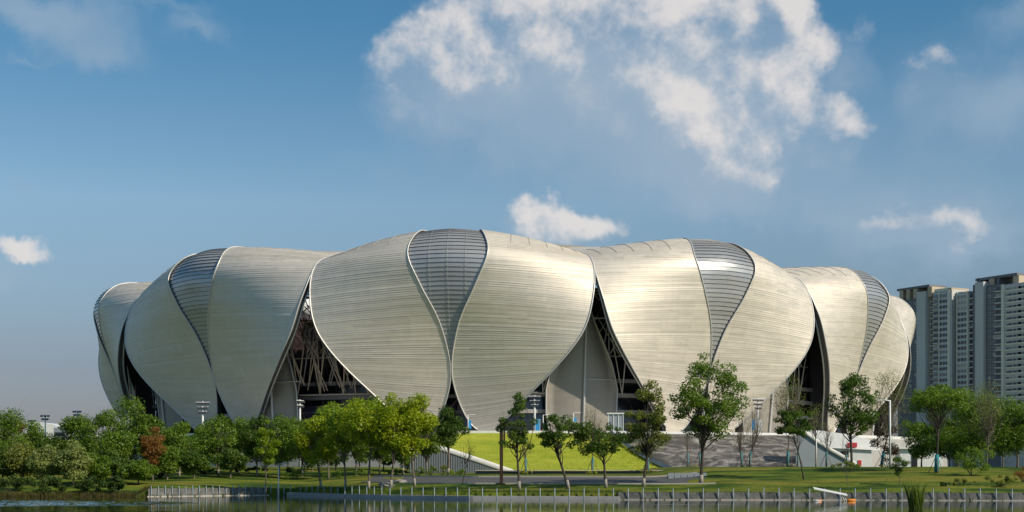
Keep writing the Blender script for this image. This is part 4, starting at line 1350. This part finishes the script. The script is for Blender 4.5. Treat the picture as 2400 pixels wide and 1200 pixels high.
def tree(label, x, Y, y_top, y_bot, half, leaf='mid', n=3200, size=.34, tr=.16, lean=0.0, clumps=26, shape='round', name='leafy_tree',
         fork=1, bark='bark', lime=False, seed=1, wrap=False, sparse=1.0, group=None, cat='tree', airy=False, crown_dx=0.0, base_y=None, depth=None):
    """x: photo column of the trunk foot, Y: depth, y_top/y_bot: rows of crown top and bottom, half: crown half-width in photo px"""
    rg = np.random.default_rng(seed)
    if airy: n = int(n * 1.75); clumps = int(clumps * 1.7); half *= 1.1; size *= .95
    elif sparse >= 1: n = int(n * 2.0); half *= 1.18; y_top -= .10 * (y_bot - y_top)
    X = px(x, Y); z0 = ground_z(X, Y)
    s = Y / FPX
    t = thing(name, label, cat, (X, Y, z0), 0, group)
    zt = pz(y_top, Y) - z0; zb_ = max(.15, pz(y_bot, Y) - z0); rx_ = half * s; rz_ = (zt - zb_) / 2; zc_ = (zt + zb_) / 2
    ry_ = depth if depth else rx_ * .95
    cx_ = crown_dx * s
    # trunk
    fz = zb_ + (zt - zb_) * (.22 if shape != 'cone' else .8)
    m = MB()
    pts = []
    for i in range(7):
        q = i / 6
        pts.append((lean * s * q ** 1.3 + .10 * math.sin(q * 5 + seed) * tr * 4 * q, .05 * math.sin(q * 4 + seed * 2), -.25 + (fz + .25) * q))
    m.tube(pts, [tr * (1.35 if i == 0 else 1.05 - .5 * i / 6) for i in range(7)], 8)
    m.build('trunk', M[bark], t, True)
    if lime:
        m = MB(); m.tube([(pts[0][0], pts[0][1], 0), (pts[1][0] * .9, pts[1][1], min(1.15, fz * .35))], [tr * 1.40, tr * 1.12], 8); m.build('lime_coat', M['lime'], t, True)
    if wrap:
        m = MB(); h = min(2.6, fz * .8); m.tube([(0, 0, .1), (lean * s * .25, 0, h)], [tr * 1.7 + .04, tr * 1.35 + .04], 8); m.build('trunk_wrap', M['teal'], t, True)
        for a in (.4, 2.6, 4.6):
            m = MB(); m.tube([(1.15 * math.cos(a), 1.15 * math.sin(a), 0), (lean * s * .3, 0, h * 1.02)], .045, 5); m.build('prop', M['pole'], t)
    # clumps
    C = []; Rr = []
    for i in range(clumps):
        for _ in range(30):
            d = rg.normal(size=3); d /= np.linalg.norm(d)
            q = rg.uniform(.25, 1) ** .55
            p = d * q
            if shape == 'cone':
                h = rg.uniform(-1, 1); w = (1 - (h + 1) / 2) ** .8 * .95 + .06; a = rg.uniform(0, 6.28); rr_ = w * math.sqrt(rg.uniform(.2, 1)); p = np.array([rr_ * math.cos(a), rr_ * math.sin(a), h])
            elif shape == 'flat':
                p[2] = p[2] * .6 + .25 * (1 - p[0] ** 2)
            elif shape == 'egg':
                p[:2] *= (1.0 - .35 * p[2])
            elif shape == 'broad':
                p[2] = p[2] if p[2] > 0 else p[2] * .9; p[:2] *= 1.0 if p[2] < .2 else 1 - .35 * (p[2] - .2)
            elif shape == 'layer':
                p[2] = round(p[2] * 2.2) / 2.2 + rg.uniform(-.08, .08)
            if abs(p[0]) < 1 and abs(p[2]) < 1: break
        rad = (0.22 if airy else 0.37) * min(rx_, rz_ * 1.25) * rg.uniform(.6, 1.25)
        kx = max(0.05, 1 - rad / rx_ * .8); kz = max(.05, 1 - rad * .75 / rz_)
        C.append((cx_ + lean * s * .9 + p[0] * rx_ * kx, p[1] * ry_ * kx, zc_ + p[2] * rz_ * kz)); Rr.append(rad)
    # limbs to a good share of the clumps
    m = MB()
    top = np.array(pts[-1])
    order = rg.permutation(clumps)[:max(6, int(clumps * (.55 if sparse >= 1 else 1.0)))]
    for j in order:
        q = rg.uniform(.55, 1.0) if shape != 'cone' else rg.uniform(.2, 1.0)
        i0 = q * 6; ii = min(5, int(i0)); a = np.array(pts[ii]) * (1 - (i0 - ii)) + np.array(pts[ii + 1]) * (i0 - ii)
        e = np.array(C[j]);
        r0 = tr * (.42 if sparse >= 1 else .55) * rg.uniform(.6, 1.1)
        pth = limb_path(rg, a, e)
        m.tube(pth, [r0 * (1 - .8 * k / 4) for k in range(5)], 5, 0, False)
        for _ in range(2 if sparse >= 1 else 5):
            k = rg.integers(1, 4); a2 = np.array(pth[k]); e2 = e + rg.normal(size=3) * Rr[j] * 1.0; e2[2] += Rr[j] * .3
            m.tube([tuple(a2), tuple((a2 + e2) / 2 + rg.normal(size=3) * .08), tuple(e2)], [r0 * .4, r0 * .25, r0 * .1], 4, 0, False)
    m.build('branches', M[bark], t, True)
    if n:
        w = np.array(Rr) ** 2; per = np.maximum(4, (n * w / w.sum()).astype(int))
        P, tn = leaves(rg, C, np.array(Rr) * (1.0 if sparse >= 1 else 1.25), per, size)
        quads_obj('crown', P, tn, LM[leaf], t)
    return t


def shrub(label, x, Y, y_top, half, leaf='mid', n=900, size=.22, seed=1, name='shrub', ball=False, group=None, cat='shrub'):
    rg = np.random.default_rng(seed)
    X = px(x, Y); z0 = ground_z(X, Y); s = Y / FPX
    t = thing(name, label, cat, (X, Y, z0), 0, group)
    h = max(.4, pz(y_top, Y) - z0); rx_ = half * s
    C = []; Rr = []
    for i in range(14):
        d = rg.normal(size=3); d /= np.linalg.norm(d); q = (.75 if ball else rg.uniform(.3, .85))
        C.append((d[0] * rx_ * q, d[1] * rx_ * q, h * .5 + d[2] * h * .5 * q)); Rr.append(min(rx_, h * .6) * (.34 if ball else rg.uniform(.25, .45)))
    w = np.array(Rr) ** 2
    P, tn = leaves(rg, C, Rr, np.maximum(4, (n * w / w.sum()).astype(int)), size)
    quads_obj('foliage', P, tn, LM[leaf], t)
    m = MB()
    for i in range(6): m.tube([(rg.normal() * .1, rg.normal() * .1, -.15), C[i]], [.05, .015], 5, 0, False)
    m.build('stems', M['bark_dark'], t, True)
    return t


# --- the dark separate trees on the near bank, left to right
tree('thin dark tree with ragged crown beside the brown steel column', 1217, 186, 905, 1075, 50, 'dark', 2600, .30, .17, -6, 22, 'egg', bark='bark_dark', lime=True, seed=21, airy=True)
tree('leaning dark tree with layered crown in front of the grass slope', 1332, 187, 968, 1072, 56, 'dark', 2600, .30, .18, -32, 20, 'layer', bark='bark_dark', lime=True, seed=22, airy=True, crown_dx=4)
tree('dark spreading tree with forked trunk before the right half of the grass slope', 1420, 188, 972, 1082, 68, 'dark', 3300, .32, .18, -8, 26, 'round', bark='bark_dark', lime=True, seed=23, airy=True, crown_dx=-8)
tree('tall backlit tree with golden-green leaves where the grass meets the stone slope', 1508, 189, 866, 1085, 62, 'olive', 4200, .32, .19, 12, 30, 'egg', bark='bark_dark', lime=True, seed=24, airy=True, crown_dx=6)
tree('largest dark tree, forked, standing before the stone slope', 1643, 192, 810, 1050, 92, 'mid', 6200, .36, .24, 6, 44, 'broad', bark='bark_dark', lime=True, seed=25, airy=True, crown_dx=14)
tree('small dark round tree on a thin curved trunk before the curved ramp', 1884, 197, 950, 1032, 50, 'dark', 3200, .28, .11, -26, 22, 'round', bark='bark_dark', seed=26, airy=True, crown_dx=2)
tree('dark upright tree before the white pavilion', 1996, 226, 850, 1032, 66, 'dark', 4600, .38, .22, -2, 34, 'egg', bark='bark_dark', seed=27, airy=True, crown_dx=8)
tree('tiny spreading sapling on the lawn behind the white float', 1989, 184, 1074, 1112, 36, 'olive', 520, .22, .05, -8, 12, 'flat', bark='bark', seed=28, airy=True, name='sapling')
tree('tiny dark sapling on the lawn left of the reeds', 2110, 187, 1062, 1118, 30, 'dark', 1000, .22, .06, -4, 14, 'round', bark='bark', seed=29, airy=True, name='sapling')
tree('umbrella-shaped dark tree in front of the apartment towers', 2195, 205, 884, 1000, 76, 'mid', 4600, .34, .19, 4, 34, 'flat', bark='bark_dark', seed=30, airy=True, wrap=True)
tree('pale feathery tree rising before the taller tower', 2312, 222, 868, 1050, 52, 'pale', 1300, .22, .14, 6, 26, 'egg', seed=31, sparse=.5)
tree('dense green tree at the right edge under the tower', 2385, 224, 928, 1090, 70, 'mid', 5600, .36, .2, 0, 30, 'broad', seed=32)
tree('dense green tree between the umbrella tree and the right edge', 2300, 236, 925, 1092, 72, 'mid', 5600, .36, .2, 0, 30, 'round', seed=33)
tree('dark green tree behind the umbrella tree', 2245, 246, 908, 1090, 64, 'mid', 5000, .38, .2, 0, 28, 'round', seed=34)
tree('bushy green tree in front of the white kiosk', 2160, 240, 975, 1096, 50, 'mid', 3600, .36, .16, 0, 22, 'round', seed=35)
tree('low green tree filling the gap below the umbrella tree', 2225, 228, 1000, 1096, 44, 'mid', 3000, .34, .14, 0, 24, 'broad', seed=44)
tree('green tree in the far right background before the taller tower', 2350, 250, 930, 1090, 60, 'dark', 4200, .38, .16, 0, 26, 'broad', seed=45)
shrub('large bright shrub on the lawn at the right', 2278, 200, 1035, 52, 'mid', 2200, .26, 36)
shrub('low golden shrub right of the reeds on the lawn edge', 2255, 186, 1118, 45, 'olive', 900, .22, 37)
shrub('low rusty shrub at the lower right corner', 2345, 184, 1108, 52, 'olive', 1200, .22, 38)
shrub('rust-tinged shrub at the far right lawn edge', 2400, 190, 1092, 40, 'rust', 700, .22, 39)
shrub('green hedge clump at the lower right lawn edge', 2215, 184, 1128, 26, 'shorep', 500, .2, 40)
shrub('dark plum cone-shaped bush beside the tall white lamp', 2080, 232, 985, 36, 'plum', 1900, .3, 41, name='plum_bush')
# --- young propped trees with teal trunk wraps along the upper road
Yp = 246
tree('propped young tree in teal wrap behind the thin dark tree', 1232, 236, 1030, 1072, 18, 'olive', 220, .22, .09, 0, 8, 'round', seed=50, wrap=True, sparse=.5)
tree('pale wispy propped tree standing before the inner petal', 1388, 240, 930, 1040, 42, 'pale', 520, .2, .10, 4, 20, 'egg', seed=51, wrap=True, sparse=.4)
tree('propped yellow-green young tree in teal wrap at the right of the grass slope', 1518, 236, 1000, 1075, 40, 'bright', 700, .24, .10, 6, 16, 'round', seed=52, wrap=True, sparse=.6)
tree('bare propped sapling left of the largest dark tree', 1612, 240, 1005, 1065, 14, 'olive', 40, .2, .08, 0, 6, 'egg', seed=53, wrap=True, sparse=.4)
tree('bare propped sapling half hidden by the largest dark tree', 1640, 244, 1000, 1060, 16, 'olive', 60, .2, .08, 0, 6, 'egg', seed=54, wrap=True, sparse=.4)
tree('bare tree with upswept twigs before the stone slope, left of a pair', 1739, Yp, 940, 1070, 38, 'olive', 170, .2, .10, -6, 20, 'egg', seed=55, wrap=True, sparse=.3)
tree('bare tree with upswept twigs before the stone slope, right of a pair', 1757, Yp, 925, 1070, 38, 'olive', 190, .2, .10, 10, 20, 'egg', seed=56, wrap=True, sparse=.3)
tree('tall sparse propped tree with tiny leaves before the truss gap', 1846, Yp, 862, 1010, 48, 'olive', 1700, .24, .13, 6, 26, 'egg', seed=57, wrap=True, sparse=.5)
tree('short propped sapling between the two sparse trees', 1869, Yp, 985, 1050, 12, 'olive', 50, .2, .07, 4, 6, 'egg', seed=58, wrap=True, sparse=.4)
tree('light green feathery propped tree before the truss gap', 1912, 262, 925, 1030, 30, 'bright', 420, .22, .10, 0, 14, 'egg', seed=59, sparse=.5)
tree('bare twiggy propped sapling before the pavilion roof', 1937, Yp, 985, 1065, 28, 'olive', 60, .2, .09, 2, 14, 'egg', seed=60, wrap=True, sparse=.3)
tree('bare propped sapling beside the pavilion door', 1985, Yp, 1010, 1070, 20, 'olive', 40, .2, .08, -4, 8, 'egg', seed=61, wrap=True, sparse=.3)
tree('tall sparse olive tree beside the tall white lamp', 2066, Yp, 842, 1040, 56, 'olive', 2000, .24, .15, 20, 30, 'egg', seed=62, wrap=True, sparse=.5)
tree('leafless dark sapling leaning over the left ramp', 1083, 196, 1020, 1085, 20, 'dark', 60, .2, .08, 18, 10, 'egg', bark='bark_dark', seed=63, sparse=.3)
# --- bright row in the middle
CEN = 'bright trees on the middle lawn'
tree('yellow-green tree at the left end of the bright middle row', 752, 205, 975, 1100, 52, 'yellow', 4200, .34, .15, -10, 28, 'egg', lime=True, seed=70, group=CEN)
tree('large yellow-green tree with bare lower trunk in the middle row', 864, 197, 922, 1068, 72, 'yellow', 5600, .36, .17, 6, 34, 'round', lime=True, seed=71, group=CEN)
tree('yellow-green tree with forked trunk right of the large one', 916, 196, 930, 1092, 58, 'yellow', 4800, .34, .17, 10, 30, 'egg', lime=True, seed=72, group=CEN)
tree('yellow-green tree with crooked trunk at the right end of the row', 972, 197, 925, 1085, 56, 'yellow', 5200, .34, .15, -10, 32, 'round', lime=True, seed=73, group=CEN)
tree('bright tree with thin trunk between the left pair of the row', 810, 203, 960, 1092, 50, 'bright', 4200, .34, .14, -4, 26, 'egg', lime=True, seed=74, group=CEN)
tree('small slender bright green tree beside the slim white path lamp', 623, 205, 986, 1096, 30, 'bright', 2200, .30, .11, 0, 20, 'egg', lime=True, seed=75, group=CEN)
tree('dense dark round tree right of the yellow-green row', 1051, 226, 957, 1056, 41, 'dark', 3800, .34, .19, 2, 26, 'egg', lime=True, seed=76)
tree('green tree behind the right end of the yellow row', 1000, 232, 985, 1092, 40, 'mid', 2600, .36, .16, 0, 22, 'round', seed=77)
# --- second row: darker trees behind the middle lawn
BK = 'dark trees behind the middle lawn'
for i, (x, Y, top, half, lab, lf) in enumerate([
        (420, 232, 982, 50, 'dark tree right of the rust-coloured cypress', 'mid'),
        (470, 246, 990, 44, 'dark tree below the three-row floodlight mast', 'mid'),
        (512, 236, 978, 52, 'dark tree standing under the neck of the left petals', 'mid'),
        (560, 244, 976, 48, 'dark tree left of the slender bright tree', 'mid'),
        (602, 238, 970, 46, 'dark tree directly behind the slender bright tree', 'dark'),
        (655, 236, 972, 52, 'dark tree behind the slim white path lamp', 'mid'),
        (708, 242, 972, 46, 'dark tree under the edge-on floodlight mast', 'mid'),
        (770, 232, 940, 46, 'green tree rising behind the left of the yellow row', 'bright'),
        (835, 238, 935, 54, 'green tree hidden behind the large yellow-green tree', 'mid'),
        (890, 244, 945, 50, 'dark tree in shade behind the middle of the yellow row', 'dark'),
        (945, 238, 948, 52, 'green tree behind the forked yellow-green tree', 'mid')]):
    tree(lab, x, Y, top, 1102, half, lf, 3400, .38, .16, 0, 28, 'broad', seed=90 + i, group=BK, lime=(i % 2 == 0))
ORD = ('first', 'second', 'third', 'fourth', 'fifth', 'sixth', 'seventh', 'eighth', 'ninth', 'tenth', 'eleventh')
for i in range(11):
    tree('shaded tree in the rearmost row by the plaza wall, %s from the left' % ORD[i], 395 + 56 * i, 258 + (i % 3) * 5, 1006 + (i * 7) % 13, 1104, 42, 'dark', 1900, .42, .14, 0, 20, 'broad', seed=240 + i, group='shaded trees by the plaza wall')
# --- the wood on the left
WD = 'trees of the left wood'
for i, (x, Y, top, bot, half, lf, lab, shp) in enumerate([
        (15, 236, 958, 1125, 62, 'mid', 'green tree at the far left edge of the wood', 'round'),
        (78, 244, 996, 1125, 46, 'mid', 'dark tree below the distant white hall', 'broad'),
        (132, 240, 1010, 1125, 50, 'dark', 'dark tree right of the distant white hall', 'broad'),
        (185, 240, 968, 1125, 54, 'mid', 'green tree rising under the dark distant floodlight', 'egg'),
        (236, 234, 950, 1130, 56, 'mid', 'tall green tree beside the left edge of the stadium', 'egg'),
        (305, 238, 938, 1125, 66, 'mid', 'tallest green tree of the wood, below the first truss gap', 'broad'),
        (262, 222, 1000, 1140, 58, 'mid', 'leafy green tree in the middle of the wood', 'broad'),
        (352, 234, 962, 1120, 46, 'mid', 'green tree left of the rust-coloured cypress', 'egg'),
        (55, 216, 1036, 1145, 56, 'olive', 'light olive tree near the water at the far left', 'broad'),
        (112, 212, 1040, 1148, 46, 'pale', 'pale yellowish tree near the water on the left', 'broad'),
        (172, 210, 1040, 1150, 42, 'pale', 'pale sparkling-leaved tree leaning over the water on the left', 'broad'),
        (5, 216, 1050, 1150, 44, 'dark', 'dark tree cut by the left picture edge near the water', 'broad'),
        (222, 214, 1062, 1150, 44, 'mid', 'low green tree at the water in front of the wood', 'broad'),
        (325, 214, 1080, 1145, 44, 'mid', 'small green tree below the rust-coloured cypress', 'broad'),
        (280, 218, 1070, 1148, 40, 'dark', 'low dark tree beside the left embankment wall', 'broad'),
        (392, 224, 1040, 1118, 36, 'mid', 'small green tree at the right foot of the rust-coloured cypress', 'broad'),
        (455, 226, 1055, 1118, 38, 'dark', 'small dark tree on the left lawn', 'broad'),
        (540, 232, 1050, 1112, 40, 'dark', 'low dark tree in the shade left of the slender bright tree', 'broad'),
        (-60, 225, 975, 1140, 76, 'mid', 'green tree standing just past the left picture edge', 'round')]):
    tree(lab, x, Y, top, bot, half, lf, 3800 if half > 43 else 2800, .38, .16, 0, 30, shp, seed=120 + i, group=WD)
for i, (x, Y, top, half, lab) in enumerate(((30, 203, 1108, 60, 'dark undergrowth at the far left waterside'), (115, 202, 1112, 58, 'dark undergrowth below the pale yellowish tree'), (205, 202, 1116, 52, 'dark undergrowth right of the sparkling-leaved tree'), (275, 203, 1114, 36, 'dark undergrowth beside the left embankment wall'), (370, 228, 1100, 44, 'dark undergrowth under the rust-coloured cypress'), (480, 240, 1095, 46, 'dark undergrowth left of the middle lawn'), (590, 246, 1092, 50, 'dark undergrowth behind the slender bright tree'), (690, 248, 1092, 50, 'dark undergrowth behind the slim white path lamp'))):
    shrub(lab, x, Y, top, half, 'shorep', 2200, .30, 300 + i, 'undergrowth')
tree('rust-orange cypress standing out of the green wood', 358, 222, 1002, 1098, 30, 'rust', 3200, .26, .14, 0, 30, 'egg', seed=150, name='rust_cypress')
tree('red-leaved treetop beside the distant white hall', 40, 246, 978, 1020, 22, 'rust', 700, .3, .12, 0, 10, 'egg', seed=151, name='red_tree')
# --- round shrubs and hedges on the middle lawn
shrub('left of two clipped round shrubs by the ramp', 984, 224, 1092, 12, 'mid', 900, .16, 160, 'round_shrub', True)
shrub('right of two clipped round shrubs by the ramp', 1010, 226, 1089, 14, 'mid', 900, .16, 161, 'round_shrub', True)
shrub('ruddy shrub between the round shrubs and the ramp', 1038, 230, 1088, 16, 'olive', 500, .2, 162)
shrub('low hedge shrub at the foot of the dark round tree', 1060, 224, 1100, 18, 'bright', 500, .18, 163)
shrub('small green shrub under the leafless leaning sapling', 1078, 222, 1094, 12, 'mid', 350, .18, 164)
for i, (x, lab) in enumerate(((690, 'low hedge under the yellow row, leftmost stretch'), (780, 'low hedge under the yellow row, second stretch'), (850, 'low hedge under the yellow row, third stretch'), (930, 'low hedge under the yellow row, rightmost stretch'))):
    shrub(lab, x, 234, 1098, 40, 'mid', 900, .22, 170 + i, 'hedge')
for i, (x, lab) in enumerate(((1232, 'yellow flower bed at the foot of the leftmost propped tree'), (1388, 'yellow flower bed under the pale wispy propped tree'), (1522, 'yellow flower bed under the propped tree at the grass edge'), (1625, 'yellow flower bed beside the pale grey panels'), (1750, 'yellow flower bed under the pair of bare trees'), (1855, 'yellow flower bed under the tall sparse propped tree'), (2075, 'yellow flower bed by the plum bush'))):
    shrub(lab, x, 234, 1102 if x < 1600 else 1094, 24, 'blossom', 500, .14, 180 + i, 'flower_bed', cat='flower bed')
# a couple of boulders by the trunks
for x, Y, r, lab in ((905, 199, .8, 'pale boulder lying left of the forked trunk'), (940, 203, .7, 'slanting grey boulder on the path edge behind the yellow trees')):
    X = px(x, Y); m = MB(); m.ico((0, 0, r * .25), r, int(x), .5, (1.3, .8, .55))
    tag(m.build('boulder', M['boulder'], None, False, (X, Y, ground_z(X, Y))), lab, 'boulder')
